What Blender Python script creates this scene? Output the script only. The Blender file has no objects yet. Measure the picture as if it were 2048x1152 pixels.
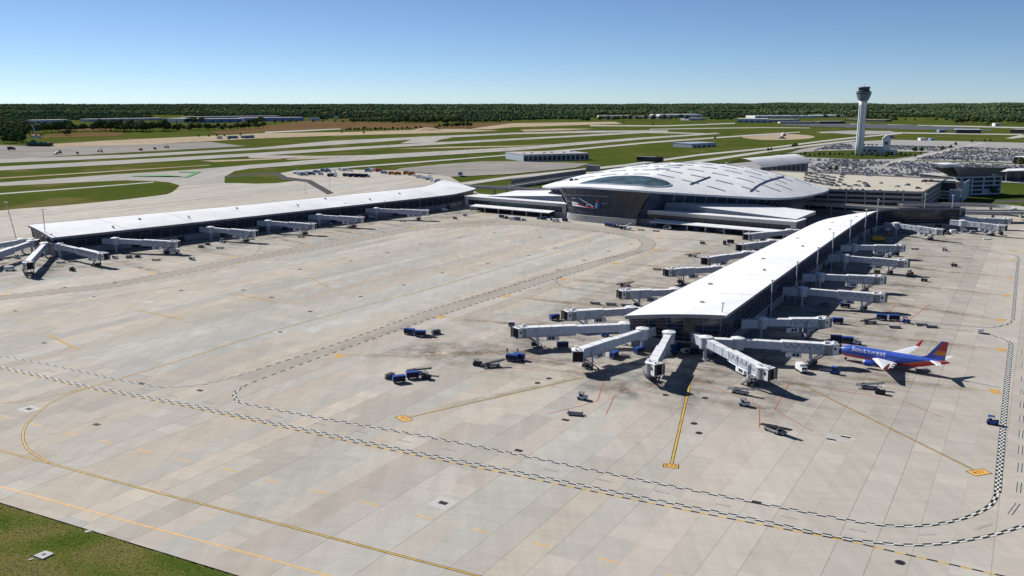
import bpy, math, random
from mathutils import Vector, Matrix
R = random.Random(11)
sc = bpy.context.scene
COL = sc.collection
# ------------------------------------------------------------------ camera model (used to survey ground positions)
F, CH = 1800.0, 85.0
PITCH = math.atan(376/F); cP, sP = math.cos(PITCH), math.sin(PITCH)
def P(x, y, z=0.0):
    u = (x-1024)/F; v = (576-y)/F
    t = (z-CH)/(-sP+v*cP)
    return (u*t, (cP+v*sP)*t)
def P3(x, y, z=0.0):
    a = P(x, y, z); return (a[0], a[1], z)
rad = math.radians
# ------------------------------------------------------------------ mesh builder
class MB:
    def __init__(s): s.v=[]; s.f=[]; s.m=[]; s.mats=[]
    def mi(s, mat):
        if mat not in s.mats: s.mats.append(mat)
        return s.mats.index(mat)
    def add(s, vs, fs, mat):
        b=len(s.v); k=s.mi(mat)
        s.v += [tuple(v) for v in vs]
        for f in fs: s.f.append([i+b for i in f]); s.m.append(k)
        return s
    def box(s, c, d, mat, rz=0.0, tx=1.0, ty=1.0):
        hx,hy,hz=d[0]/2,d[1]/2,d[2]/2; vs=[]
        ca,sa=math.cos(rz),math.sin(rz)
        for z,kx,ky in((-hz,1,1),(hz,tx,ty)):
            for x,y in((-hx,-hy),(hx,-hy),(hx,hy),(-hx,hy)):
                X,Y=x*kx,y*ky
                vs.append((c[0]+X*ca-Y*sa,c[1]+X*sa+Y*ca,c[2]+z))
        return s.add(vs,[(3,2,1,0),(4,5,6,7),(0,1,5,4),(1,2,6,5),(2,3,7,6),(3,0,4,7)],mat)
    def prism(s, poly, z0, z1, mat, top=None, bottom=True):
        n=len(poly)
        a=sum(poly[i][0]*poly[(i+1)%n][1]-poly[(i+1)%n][0]*poly[i][1] for i in range(n))
        if a<0: poly=poly[::-1]
        vs=[(p[0],p[1],z0) for p in poly]+[(p[0],p[1],z1) for p in poly]
        s.add(vs,[(i,(i+1)%n,(i+1)%n+n,i+n) for i in range(n)]+([tuple(range(n))[::-1]] if bottom else []),mat)
        s.add(vs[n:],[tuple(range(n))],top or mat); return s
    def flat(s, poly, z, mat):
        n=len(poly)
        a=sum(poly[i][0]*poly[(i+1)%n][1]-poly[(i+1)%n][0]*poly[i][1] for i in range(n))
        if a<0: poly=poly[::-1]
        return s.add([(p[0],p[1],z) for p in poly],[tuple(range(n))],mat)
    def loft(s, rings, mat, closed=True, caps=False):
        n=len(rings[0]); vs=[p for r in rings for p in r]; fs=[]
        for i in range(len(rings)-1):
            for j in range(n if closed else n-1):
                k=(j+1)%n; fs.append((i*n+j,i*n+k,(i+1)*n+k,(i+1)*n+j))
        if caps: fs.append(tuple(range(n))[::-1]); fs.append(tuple((len(rings)-1)*n+j for j in range(n)))
        return s.add(vs,fs,mat)
    def cyl(s, c, r, h, mat, n=12, r2=None, axis='z'):
        r2=r if r2 is None else r2; rings=[]
        for t,q in((0,r),(h,r2)):
            ring=[]
            for i in range(n):
                a=2*math.pi*i/n; x,y=q*math.cos(a),q*math.sin(a)
                ring.append((c[0]+x,c[1]+y,c[2]+t) if axis=='z' else (c[0]+t,c[1]+x,c[2]+y) if axis=='x' else (c[0]+y,c[1]+t,c[2]+x))
            rings.append(ring)
        return s.loft(rings,mat,True,True)
    def tube(s, pts, r, mat, n=5):
        rings=[]
        for i,p in enumerate(pts):
            p=Vector(p); d=(Vector(pts[min(i+1,len(pts)-1)])-Vector(pts[max(i-1,0)])).normalized()
            a=d.orthogonal().normalized() if abs(d.z)>.95 else Vector((0,0,1)).cross(d).normalized()
            b=d.cross(a)
            rings.append([tuple(p+(a*math.cos(2*math.pi*k/n)+b*math.sin(2*math.pi*k/n))*r) for k in range(n)])
        return s.loft(rings,mat,True,True)
    def lathe(s, prof, mat, n=24, c=(0,0,0)):
        return s.loft([[(c[0]+r*math.cos(2*math.pi*i/n),c[1]+r*math.sin(2*math.pi*i/n),c[2]+z) for i in range(n)] for r,z in prof],mat,True,True)
    def xf(s, fn): s.v=[tuple(fn(v)) for v in s.v]; return s
    def build(s, name, parent=None, loc=(0,0,0), smooth=False, kind=None):
        me=bpy.data.meshes.new(name); me.from_pydata(s.v,[],s.f)
        for m in s.mats: me.materials.append(m)
        me.polygons.foreach_set('material_index',s.m)
        if smooth: me.polygons.foreach_set('use_smooth',[True]*len(s.f))
        me.update()
        o=bpy.data.objects.new(name,me); COL.objects.link(o); o.location=loc
        if parent: o.parent=parent
        if kind: o['kind']=kind
        return o
def tag(o, label, cat, group=None):
    o['label']=label; o['category']=cat
    if group: o['group']=group
    return o
def thing(name, label, cat, loc=(0,0,0), rz=0.0, group=None):
    o=bpy.data.objects.new(name,None); COL.objects.link(o); o.location=loc; o.rotation_euler=(0,0,rz); o.empty_display_size=.1
    return tag(o,label,cat,group)
def dup(root, loc, rz=0.0, label=None, group=None, scale=None):
    r=root.copy(); COL.objects.link(r); r.location=loc; r.rotation_euler=(0,0,rz)
    if scale: r.scale=(scale,)*3 if not isinstance(scale,tuple) else scale
    if label: r['label']=label
    if group: r['group']=group
    for ch in list(root.children):
        c=ch.copy(); COL.objects.link(c); c.parent=r
        for g in list(ch.children):
            d=g.copy(); COL.objects.link(d); d.parent=c
    return r
def drop(root):
    for ch in list(root.children_recursive): bpy.data.objects.remove(ch)
    bpy.data.objects.remove(root)
# ------------------------------------------------------------------ curves
def catmull(pts, n=8, closed=False):
    out=[]; N=len(pts)
    for i in range(N if closed else N-1):
        g=lambda k: pts[k%N] if closed else pts[max(0,min(N-1,k))]
        p0,p1,p2,p3=g(i-1),g(i),g(i+1),g(i+2)
        for j in range(n):
            t=j/n
            out.append(tuple(.5*(2*b+(c-a)*t+(2*a-5*b+4*c-d)*t*t+(3*b-a-3*c+d)*t**3) for a,b,c,d in zip(p0,p1,p2,p3)))
    if not closed: out.append(tuple(pts[-1]))
    return out
def resample(pts, step):
    out=[pts[0]]; acc=0.0
    for a,b in zip(pts,pts[1:]):
        L=math.dist(a,b); d=step-acc
        while d<=L and L>0:
            out.append(tuple(x+(y-x)*d/L for x,y in zip(a,b))); d+=step
        acc=(acc+L)%step if L>0 else acc
    return out
def resample_n(pts, n):
    L=[0]
    for a,b in zip(pts,pts[1:]): L.append(L[-1]+math.dist(a,b))
    out=[]; k=0
    for i in range(n):
        t=L[-1]*i/(n-1)
        while k<len(pts)-2 and L[k+1]<t: k+=1
        f=(t-L[k])/max(1e-9,L[k+1]-L[k]); out.append(tuple(x+(y-x)*min(1,f) for x,y in zip(pts[k],pts[k+1])))
    return out
def offs(pts, d, closed=False):
    out=[]; N=len(pts)
    for i in range(N):
        a=pts[(i-1)%N] if closed or i>0 else pts[i]; b=pts[(i+1)%N] if closed or i<N-1 else pts[i]
        dx,dy=b[0]-a[0],b[1]-a[1]; L=math.hypot(dx,dy) or 1
        out.append((pts[i][0]-dy/L*d,pts[i][1]+dx/L*d))
    return out
def ribbon(mb, pts, w, z, mat, shift=0.0):
    a=offs(pts,shift+w/2); b=offs(pts,shift-w/2)
    for i in range(len(pts)-1):
        mb.add([(*b[i],z),(*b[i+1],z),(*a[i+1],z),(*a[i],z)],[(0,1,2,3)],mat)
def gpath(pxs, n=8, smooth=True):
    pts=[P(*q) for q in pxs]
    return catmull(pts,n) if smooth and len(pts)>2 else pts
def text_geo(txt, size):
    cu=bpy.data.curves.new('t','FONT'); cu.body=txt; cu.size=size; cu.align_x='CENTER'; cu.align_y='CENTER'; cu.resolution_u=3
    o=bpy.data.objects.new('t',cu); COL.objects.link(o)
    dg=bpy.context.evaluated_depsgraph_get(); dg.update()
    me=o.evaluated_get(dg).to_mesh()
    vs=[tuple(v.co) for v in me.vertices]; fs=[tuple(p.vertices) for p in me.polygons]
    o.evaluated_get(dg).to_mesh_clear(); bpy.data.objects.remove(o); bpy.data.curves.remove(cu)
    return vs,fs
# ------------------------------------------------------------------ materials
def srgb(r,g,b):
    f=lambda c:(c/255/12.92 if c/255<=.04045 else ((c/255+.055)/1.055)**2.4)
    return (f(r),f(g),f(b))
class NT:
    def __init__(s,name):
        s.m=bpy.data.materials.new(name); s.m.use_nodes=True; s.t=s.m.node_tree; s.b=s.t.nodes['Principled BSDF']
        s.b.inputs['Specular IOR Level'].default_value=.3
    def n(s,typ,**kw):
        x=s.t.nodes.new(typ)
        for k,v in kw.items(): setattr(x,k,v)
        return x
    def l(s,a,b): s.t.links.new(a,b)
    def val(s,inp,v):
        if hasattr(v,'is_linked') or isinstance(v,bpy.types.NodeSocket): s.l(v,inp)
        else: inp.default_value=v
    def math(s,op,a,b=0.0,c=None,clamp=False):
        x=s.n('ShaderNodeMath',operation=op,use_clamp=clamp); s.val(x.inputs[0],a); s.val(x.inputs[1],b)
        if c is not None: s.val(x.inputs[2],c)
        return x.outputs[0]
    def mix(s,f,a,b,mode='MIX'):
        x=s.n('ShaderNodeMix',data_type='RGBA',blend_type=mode); s.val(x.inputs[0],f)
        for i,c in((6,a),(7,b)):
            if isinstance(c,tuple): x.inputs[i].default_value=(*c,1)
            else: s.l(c,x.inputs[i])
        return x.outputs[2]
    def coord(s,scale=(1,1,1),rz=0.0,which='Object'):
        tc=s.n('ShaderNodeTexCoord'); mp=s.n('ShaderNodeMapping'); s.l(tc.outputs[which],mp.inputs[0])
        mp.inputs['Scale'].default_value=scale; mp.inputs['Rotation'].default_value=(0,0,rz); return mp.outputs[0]
    def noise(s,vec,scale=1.0,detail=3.0,rough=.55,dim='3D'):
        x=s.n('ShaderNodeTexNoise',noise_dimensions=dim); s.l(vec,x.inputs['Vector']); x.inputs['Scale'].default_value=scale
        x.inputs['Detail'].default_value=detail; x.inputs['Roughness'].default_value=rough; return x.outputs[0]
    def ramp(s,f,a,b,lo=0.0,hi=1.0):
        x=s.n('ShaderNodeMapRange'); s.val(x.inputs[0],f); x.inputs[1].default_value=a; x.inputs[2].default_value=b
        x.inputs[3].default_value=lo; x.inputs[4].default_value=hi; return x.outputs[0]
    def white(s,a,b=None):
        x=s.n('ShaderNodeTexWhiteNoise',noise_dimensions='2D'); c=s.n('ShaderNodeCombineXYZ'); s.val(c.inputs[0],a)
        if b is not None: s.val(c.inputs[1],b)
        s.l(c.outputs[0],x.inputs['Vector']); return x.outputs[0]
    def out(s,col,rough=.8,metal=0.0,spec=None):
        s.val(s.b.inputs['Base Color'],(*col,1) if isinstance(col,tuple) else col)
        s.val(s.b.inputs['Roughness'],rough); s.b.inputs['Metallic'].default_value=metal
        if spec is not None: s.b.inputs['Specular IOR Level'].default_value=spec
        return s.m
def paint(name, col, rough=.5, metal=0.0, var=.18, scale=.6, spec=None):
    k=NT(name); n=k.noise(k.coord(),scale,4); n2=k.noise(k.coord((1,1,.15)),scale*4,3)
    f=k.math('ADD',k.ramp(n,.3,.7,1-var,1+var*.4),k.ramp(n2,.35,.65,-var*.4,var*.3))
    c=k.mix(1.0,col,(1,1,1),'MULTIPLY')
    v=k.n('ShaderNodeVectorMath',operation='SCALE'); k.l(c,v.inputs[0]); k.l(f,v.inputs['Scale'])
    return k.out(v.outputs[0],rough,metal,spec)
def tri(name, c1, c2, c3, s1, s2, rough=.95, aniso=(1,1,1), rz=0.0, spec=0.0, s3=None, c4=None):
    k=NT(name); v=k.coord(aniso,rz)
    a=k.ramp(k.noise(v,s1,4,.6),.38,.62); b=k.ramp(k.noise(v,s2,5,.65),.35,.68)
    c=k.mix(b,k.mix(a,c1,c2),c3)
    if s3: c=k.mix(k.ramp(k.noise(v,s3,3,.6),.56,.66),c,c4)
    return k.out(c,rough,0,spec)
GRASS=tri('grass',(.044,.072,.015),(.088,.092,.022),(.062,.083,.018),.006,.05,s3=.011,c4=(.12,.108,.042))
GRASS_NEAR=tri('near_grass',(.06,.10,.016),(.14,.135,.035),(.05,.055,.02),.09,2.2,s3=.13,c4=(.12,.098,.055))
LAWN=tri('lawn',(.045,.068,.018),(.07,.08,.024),(.055,.075,.02),.02,.3)
BROWN=tri('brown_field',(.11,.062,.032),(.13,.085,.042),(.15,.1,.055),.004,.03)
TAN=tri('bare_soil',(.36,.28,.19),(.28,.21,.13),(.42,.36,.28),.006,.05)
RUNWAY=tri('runway_concrete',(.36,.345,.32),(.42,.40,.375),(.30,.285,.27),.02,.08,aniso=(1,.06,1),rz=rad(52))
PAD=tri('worn_asphalt',(.27,.255,.235),(.34,.325,.30),(.21,.195,.185),.012,.06,aniso=(.3,1,1),rz=rad(20))
ASPH=tri('asphalt',(.085,.085,.09),(.11,.11,.115),(.075,.075,.08),.03,.4)
ROADC=tri('road_concrete',(.40,.385,.36),(.34,.325,.30),(.44,.425,.40),.05,.5)
LOT=tri('parking_pavement',(.31,.30,.295),(.37,.36,.35),(.27,.262,.26),.03,.2,aniso=(1,.2,1),rz=rad(36))
GREEN_PAINT=paint('green_pavement_paint',(.035,.26,.05),.8)
WHITE_P=paint('white_marking',(.60,.60,.58),.7,var=.25,scale=.8)
BLACK_P=paint('black_marking',(.012,.012,.014),.7,var=.3,scale=.8)
PALEC=paint('pale_slab',(.445,.435,.415),.85,var=.08)
BOXP=paint('amber_marking',(.55,.32,.085),.7,var=.25,scale=.6)
YEL_P=paint('yellow_marking',(.58,.37,.06),.7,var=.3,scale=.5)
YEL_F=paint('faded_yellow_marking',(.42,.26,.07),.8,var=.35,scale=.4)
ORA_P=paint('orange_marking',(.72,.40,.09),.7,var=.2,scale=.5)
RED_P=paint('red_marking',(.40,.095,.045),.8,var=.35,scale=.5)
SEAM=paint('seam_filler',(.19,.18,.18),.8,var=.3,scale=.2)
def concrete_apron():
    k=NT('apron_concrete'); k.b.inputs['Specular IOR Level'].default_value=.15
    s=k.n('ShaderNodeSeparateXYZ'); k.l(k.coord(rz=rad(30.2)),s.inputs[0]); x,y=s.outputs[0],s.outputs[1]
    xs=k.math('DIVIDE',x,6.7); u=k.math('FLOOR',xs); ys=k.math('DIVIDE',y,6.1); v=k.math('FLOOR',ys)
    n1=k.white(u); lane=k.math('FLOOR',k.math('ADD',k.math('DIVIDE',y,95.0),k.math('MULTIPLY',n1,17.0)))
    n2=k.white(u,lane); n2b=k.white(k.math('ADD',u,71.3),lane); n3=k.white(k.math('ADD',u,13.7),v)
    pair=k.white(k.math('FLOOR',k.math('DIVIDE',u,3.0)),k.math('FLOOR',k.math('DIVIDE',y,230.0)))
    flatm=k.ramp(x,-85,-50,0,1); q=lambda n,a: k.math('ADD',k.math('MULTIPLY',n,k.math('SUBTRACT',1.0,k.math('MULTIPLY',flatm,a))),k.math('MULTIPLY',flatm,a*.5))
    n2=q(n2,.78); n2b=q(n2b,.45)
    base=k.mix(n2,(.425,.374,.314),(.380,.371,.342))
    odd=k.math('GREATER_THAN',n3,.93)
    lum=k.math('ADD',k.ramp(n2b,0,1,.91,1.09),k.ramp(n3,0,1,-.035,.035))
    lum=k.math('ADD',lum,k.math('MULTIPLY',odd,.05)); lum=k.math('ADD',lum,k.ramp(pair,0,1,-.05,.05))
    st=k.noise(k.coord((1,.12,1),rz=rad(30.2)),.35,4,.6); lum=k.math('MULTIPLY',lum,k.ramp(st,.3,.7,.93,1.06))
    st2=k.noise(k.coord((.1,1,1),rz=rad(30.2)),.5,3,.6); lum=k.math('MULTIPLY',lum,k.ramp(st2,.3,.7,.955,1.04))
    big=k.noise(k.coord(),.006,3); lum=k.math('MULTIPLY',lum,k.ramp(big,.35,.65,.96,1.04))
    # joints
    def joint(t,per,w,seed):
        fr=k.math('FRACT',t); e=k.math('MULTIPLY',k.math('MINIMUM',fr,k.math('SUBTRACT',1.0,fr)),per)
        ln=k.white(k.math('FLOOR',k.math('ADD',t,.5)),seed)
        return k.math('MULTIPLY',k.math('LESS_THAN',e,w),k.ramp(ln,.2,1,.15,1.0))
    j=k.math('MAXIMUM',joint(xs,6.7,.09,3.1),k.math('MULTIPLY',joint(ys,6.1,.06,7.7),.5))
    # oil and rubber near the two concourses
    def near(ox,oy,ang,sgn,y0):
        d=k.n('ShaderNodeVectorMath',operation='SUBTRACT'); tc=k.n('ShaderNodeTexCoord'); k.l(tc.outputs['Object'],d.inputs[0]); d.inputs[1].default_value=(ox,oy,0)
        ax=k.n('ShaderNodeVectorMath',operation='DOT_PRODUCT'); k.l(d.outputs[0],ax.inputs[0]); ax.inputs[1].default_value=(sgn*math.cos(ang),-sgn*math.sin(ang),0)
        ay=k.n('ShaderNodeVectorMath',operation='DOT_PRODUCT'); k.l(d.outputs[0],ay.inputs[0]); ay.inputs[1].default_value=(math.sin(ang),math.cos(ang),0)
        m=k.ramp(k.math('ABSOLUTE',k.math('SUBTRACT',ax.outputs['Value'],17.0)),30,100,1,0)
        q=k.ramp(ay.outputs['Value'],y0-45,y0,0,1)
        return k.math('MULTIPLY',m,q),ax.outputs['Value'],ay.outputs['Value']
    mB,bx,by=near(39,306,rad(31.2),1,-20); mA,ax_,ay_=near(-252,488,rad(41.6),-1,-30)
    cb=k.n('ShaderNodeCombineXYZ'); k.l(k.math('MULTIPLY',bx,.16),cb.inputs[0]); k.l(by,cb.inputs[1])
    streak=k.ramp(k.noise(cb.outputs[0],.22,4,.65),.47,.72); blot=k.ramp(k.noise(k.coord(),.075,5,.7),.5,.72)
    dirt=k.math('ADD',k.math('MULTIPLY',streak,.55),k.math('MULTIPLY',blot,.6),clamp=True)
    mAB=k.math('MAXIMUM',mB,mA,clamp=True)
    dirt=k.math('MULTIPLY',k.math('ADD',k.math('MULTIPLY',dirt,.95),.17),mAB)
    lum=k.math('MULTIPLY',lum,k.math('SUBTRACT',1.0,dirt))
    lum=k.math('MULTIPLY',lum,k.math('SUBTRACT',1.0,k.math('MULTIPLY',j,.46)))
    vm=k.n('ShaderNodeVectorMath',operation='SCALE'); k.l(base,vm.inputs[0]); k.l(lum,vm.inputs['Scale'])
    return k.out(vm.outputs[0],.85,0,.04)
APRON=concrete_apron()
SROAD=tri('service_road_concrete',(.345,.315,.275),(.375,.345,.30),(.31,.285,.25),.02,.25,aniso=(1,.2,1),rz=rad(31))
def roof_mat(name, sx, sy):
    k=NT(name); v=k.coord(); s=k.n('ShaderNodeSeparateXYZ'); k.l(v,s.inputs[0])
    def seam(t,per,w):
        fr=k.math('FRACT',k.math('DIVIDE',t,per)); return k.math('LESS_THAN',fr,w)
    l=k.math('MAXIMUM',k.math('MULTIPLY',seam(s.outputs[1],sy,.012),.42),k.math('MULTIPLY',seam(s.outputs[0],sx,.03),.06))
    n=k.ramp(k.noise(v,.05,5,.65),.3,.7,.86,1.05); sp=k.ramp(k.noise(v,.42,4,.7),.57,.70,0,.22)
    f=k.math('SUBTRACT',k.math('SUBTRACT',n,l),sp)
    vm=k.n('ShaderNodeVectorMath',operation='SCALE'); vm.inputs[0].default_value=(.75,.75,.76); k.l(f,vm.inputs['Scale'])
    return k.out(vm.outputs[0],.6,0,.08)
ROOF=roof_mat('white_roof_membrane',3.0,42.0)
DOME=roof_mat('white_dome_roof',9.0,21.0)
WHITE=paint('white_paint',(.74,.75,.76),.5)
LGREY=paint('light_grey_paint',(.45,.49,.56),.45)
GREYBL=paint('blue_grey_panel',(.40,.45,.54),.4,metal=.1)
GREY=paint('mid_grey_panel',(.25,.25,.28),.6)
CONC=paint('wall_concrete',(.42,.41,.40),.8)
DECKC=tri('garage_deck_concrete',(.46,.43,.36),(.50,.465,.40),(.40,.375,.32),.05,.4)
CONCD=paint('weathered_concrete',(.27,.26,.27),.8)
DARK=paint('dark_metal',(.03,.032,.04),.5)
BLACK=paint('black_rubber',(.012,.012,.014),.7)
SOFFIT=paint('soffit_metal',(.20,.20,.24),.6)
def glassm(name,col,rough=.12,bx=6.0,bz=2.0):
    k=NT(name); v=k.coord(); n=k.ramp(k.noise(v,.12,4,.6),.35,.65,.55,1.35)
    vm=k.n('ShaderNodeVectorMath',operation='SCALE'); vm.inputs[0].default_value=col; k.l(n,vm.inputs['Scale'])
    return k.out(vm.outputs[0],k.ramp(k.noise(v,.25,3),.3,.7,rough*.6,rough*2.2),0,.5)
GLASS=glassm('dark_window_glass',(.018,.024,.042))
GLASSB=glassm('blue_window_glass',(.035,.055,.095),.15)
GLASSBR=glassm('brown_window_glass',(.032,.030,.036),.2)
TEAL=glassm('teal_window_glass',(.03,.10,.10),.2)
SKYL=glassm('skylight_glass',(.15,.20,.27),.4)
LENS=glassm('lens_glass',(.045,.085,.115),.5); LENS.node_tree.nodes['Principled BSDF'].inputs['Specular IOR Level'].default_value=.1
PBLUE=paint('aircraft_blue',(.045,.10,.46),.3,var=.1,spec=.5)
PRED=paint('aircraft_red',(.50,.03,.03),.3,var=.1,spec=.5)
PORA=paint('aircraft_orange',(.62,.20,.03),.3,var=.1)
PWHITE=paint('aircraft_white',(.72,.73,.75),.35,var=.1)
CBLUE=paint('cart_blue',(.022,.07,.30),.45)
WALLSH=paint('shaded_blue_grey_wall',(.13,.16,.22),.5)  # darker copy of the blue-grey panel, wall shade put into the colour
CURT=paint('dark_curtain',(.02,.022,.05),.8)
YELLOW=paint('yellow_paint',(.55,.36,.03),.5)
ORANGE=paint('orange_paint',(.40,.15,.02),.5)
REDC=paint('red_paint',(.45,.03,.02),.4)
BLUEP=paint('pale_blue_paint',(.20,.30,.45),.5)
GREENT=paint('green_netting',(.02,.12,.10),.8)
WALLBL=paint('pale_warehouse_wall',(.45,.47,.55),.7,scale=.05)
WALLW=paint('white_warehouse_wall',(.72,.72,.70),.7,scale=.05)
ROOFG=paint('warehouse_roof',(.42,.39,.38),.7,scale=.02)
BARK=paint('bark',(.05,.04,.03),.9)
def foliage(name,cols):
    k=NT(name); oi=k.n('ShaderNodeObjectInfo'); at=k.n('ShaderNodeAttribute',attribute_name='tone')
    f=k.math('FRACT',k.math('ADD',oi.outputs['Random'],at.outputs['Fac'])); r=k.n('ShaderNodeValToRGB'); k.l(f,r.inputs[0])
    r.color_ramp.interpolation='LINEAR'; e=r.color_ramp.elements
    while len(e)<len(cols): e.new(.5)
    for i,c in enumerate(cols): e[i].position=i/(len(cols)-1); e[i].color=(*c,1)
    n=k.ramp(k.noise(k.coord(),.35,3),.3,.7,.7,1.25); vm=k.n('ShaderNodeVectorMath',operation='SCALE'); k.l(r.outputs[0],vm.inputs[0]); k.l(n,vm.inputs['Scale'])
    return k.out(vm.outputs[0],.9,0,0.0)
LEAF=foliage('leaves',[(.045,.085,.04),(.075,.12,.045),(.12,.15,.05),(.06,.10,.05),(.16,.16,.06),(.05,.095,.05)])
LEAFF=foliage('forest_leaves',[(c[0]*1.32,c[1]*1.2,c[2]*1.32) for c in [(.030,.062,.034),(.05,.10,.04),(.10,.125,.045),(.035,.075,.04),(.055,.105,.04),(.135,.135,.06),(.024,.05,.03),(.045,.09,.045)]])
# ------------------------------------------------------------------ ground
def ground(name, pxs, z, mat, smooth=False, closed=True):
    pts=[P(*q) for q in pxs]
    if smooth: pts=catmull(pts,6,True)
    m=MB(); m.flat(pts,z,mat); return m.build(name,kind='structure')
g=MB(); ring=[(15500*math.cos(2*math.pi*i/96),15500*math.sin(2*math.pi*i/96)) for i in range(96)]
g.flat(ring,-1.0,GRASS); g.build('ground',kind='structure')
ground('brown_field',[(420,263),(520,253),(612,241.5),(700,243.5),(900,246.5),(1024,244.5),(1024,252.5),(900,257),(780,256.5),(620,258.5),(520,263),(440,268)],-.8,BROWN)
ground('brown_field',[(95,268),(170,266),(250,264),(235,271),(80,275)],-.8,BROWN)
ground('brown_field',[(105,255),(240,250.5),(215,262),(120,262)],-.8,BROWN)
ground('bare_soil',[(-40,296),(60,290),(200,281),(400,272),(520,266),(700,263.5),(860,258),(925,257),(1000,261),(850,266),(640,271.5),(500,277),(300,288),(110,296),(-40,299)],-.74,TAN)
ground('bare_soil',[(940,257),(1024,246),(1230,243),(1245,247),(1120,251),(1024,254),(980,258)],-.70,TAN)
ground('bare_soil',[(1484,273),(1520,269),(1570,267),(1625,271),(1620,276),(1570,279),(1510,278)],-.74,TAN,True)
ground('bare_soil',[(1040,259),(1120,256.5),(1190,257),(1130,260),(1050,262.5)],-.74,TAN)
for q in ([(400,320.5),(560,314.8),(600,315.5),(430,323)],[(780,297),(900,292.5),(1024,290.5),(1090,288),(1024,292.5),(900,295.5)],[(560,316),(720,312.2),(735,313.4),(580,318.5)]):
    ground('dry_grass_strip',q,-.7,TAN)
ground('dirt_track',[(0,354),(180,343),(420,328.5),(420,329.5),(180,345),(0,356)],-.7,TAN)
ground('far_apron',[(-400,310),(0,289),(110,293),(300,287.5),(420,283),(490,291.5),(350,299),(200,307),(60,315),(-400,340)],-.7,PAD)
ground('taxiway',[(-400,345),(0,317),(250,308.5),(512,295),(662,281),(837,273),(1024,265),(1174,261),(1336,260),(1336,263),(1174,265),(1024,268),(890,275),(862,276),(700,287),(512,299),(250,315),(0,325),(-400,355)],-.6,RUNWAY)
ground('runway',[(-400,360),(0,332),(250,319),(512,305),(762,290),(862,284.5),(1024,276.5),(1174,268.5),(1300,262),(1312,264.5),(1174,272),(1024,280),(837,291),(762,295),(512,311),(250,327),(0,340),(-400,372)],-.6,RUNWAY)
ground('taxiway',[(800,286.5),(832,276),(905,274.5),(880,279),(868,284.5)],-.55,RUNWAY)
ground('taxiway',[(490,308),(512,309.5),(640,311),(750,309),(790,307),(760,312),(700,313.8),(600,315),(500,315.5)],-.55,RUNWAY)
ground('taxiway',[(1180,268),(1300,262),(1424,266.5),(1424,268),(1290,265.5)],-.55,RUNWAY)
ground('taxiway',[(-400,392),(0,364),(225,348),(375,339),(512,328),(762,308),(1024,294),(1274,275),(1430,265.2),(1442,267),(1290,278),(1024,301),(762,317),(560,332),(500,336.5),(470,341),(449,353),(450,420),(0,420)],-.5,RUNWAY)
ground('access_road',[(600,340),(712,331.5),(800,325),(987,311),(1024,307),(1160,296),(1299,283),(1400,276),(1500,269),(1600,263),(1600,264.5),(1500,271.5),(1400,278.5),(1299,286),(1160,299),(1024,309.5),(987,313),(800,328),(712,334),(600,343)],-.4,ROADC)
ground('gravel_pad',[(790,340),(800,336),(880,328),(962,322),(1024,322),(1180,326),(1150,335),(1024,347),(900,353),(860,346)],-.4,PAD)
ground('terminal_road',[(900,367),(1024,351),(1249,328),(1399,307.5),(1536,294.5),(1640,281),(1711,273),(1806,265),(1806,267),(1711,275.8),(1640,284),(1536,297.5),(1399,311),(1249,332),(1024,356),(900,374)],-.4,ROADC)
ground('terminal_road',[(1100,351),(1300,331.5),(1430,315),(1536,300),(1640,286.5),(1711,278.5),(1711,281.5),(1640,290),(1536,304),(1430,320),(1300,337),(1100,358)],-.4,ROADC)
ground('access_road',[(530,263),(610,259.5),(680,256.5),(682,258),(610,262),(530,265.5)],-.65,ROADC)
ground('access_road',[(1180,249.8),(1330,250.3),(1470,245.3),(1470,247),(1330,252.3),(1180,252)],-.7,ROADC)
ground('access_road',[(1299,257.3),(1420,255.3),(1530,254),(1620,255),(1620,256),(1530,255.3),(1420,256.8),(1299,258.6)],-.7,ROADC)
ground('access_road',[(1700,247),(1900,250.5),(2200,257),(2200,260),(1900,252.6),(1700,248.3)],-.7,ROADC)
ground('access_road',[(1640,264),(1760,263.4),(2048,267.5),(2048,269.5),(1760,265.6),(1640,265.5)],-.7,ROADC)
ground('access_road',[(2010,276),(2048,268),(2150,262),(2150,266),(2048,274),(2026,276.5)],-.7,ROADC)
ground('gravel_pad',[(1630,263.5),(1700,260.5),(1780,261.5),(1800,266),(1720,269)],-.65,LOT)
ground('parking_lot',[(1440,322),(1560,305.5),(1640,291.5),(1700,283.5),(1780,279),(1900,281.5),(2048,285),(2500,294),(2500,380),(2048,366),(1890,358),(1640,352),(1500,345)],-.35,LOT)
LAWNS=[[(1556,308),(1640,301),(1720,299.5),(1800,302.5),(1860,303),(1830,311),(1790,317.5),(1720,318.5),(1640,315),(1575,313)],
 [(1830,319.8),(1940,322),(2060,327),(2060,329),(1940,324),(1830,321.4)],[(1866,300.5),(1950,301.5),(2060,306),(2060,307.4),(1950,303),(1866,302)],
 [(1760,295.5),(1850,297.5),(1850,298.5),(1760,296.5)],[(1420,322),(1470,318),(1560,304),(1600,298.5),(1580,305),(1500,318.5),(1440,326)]]
for q in LAWNS: ground('lawn',q,-.3,LAWN)
ground('access_road',[(1755,330),(1786,322),(1961,285),(1972,285),(1812,322),(1790,330)],-.28,ROADC)
ground('lawn',[(1850,436),(1890,398),(1930,392),(2010,389),(2200,392),(2200,416),(2048,410),(1960,440)],-.3,LAWN)
ground('access_road',[(1990,400.5),(2200,399),(2200,403),(1990,404)],-.25,ASPH)
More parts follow.
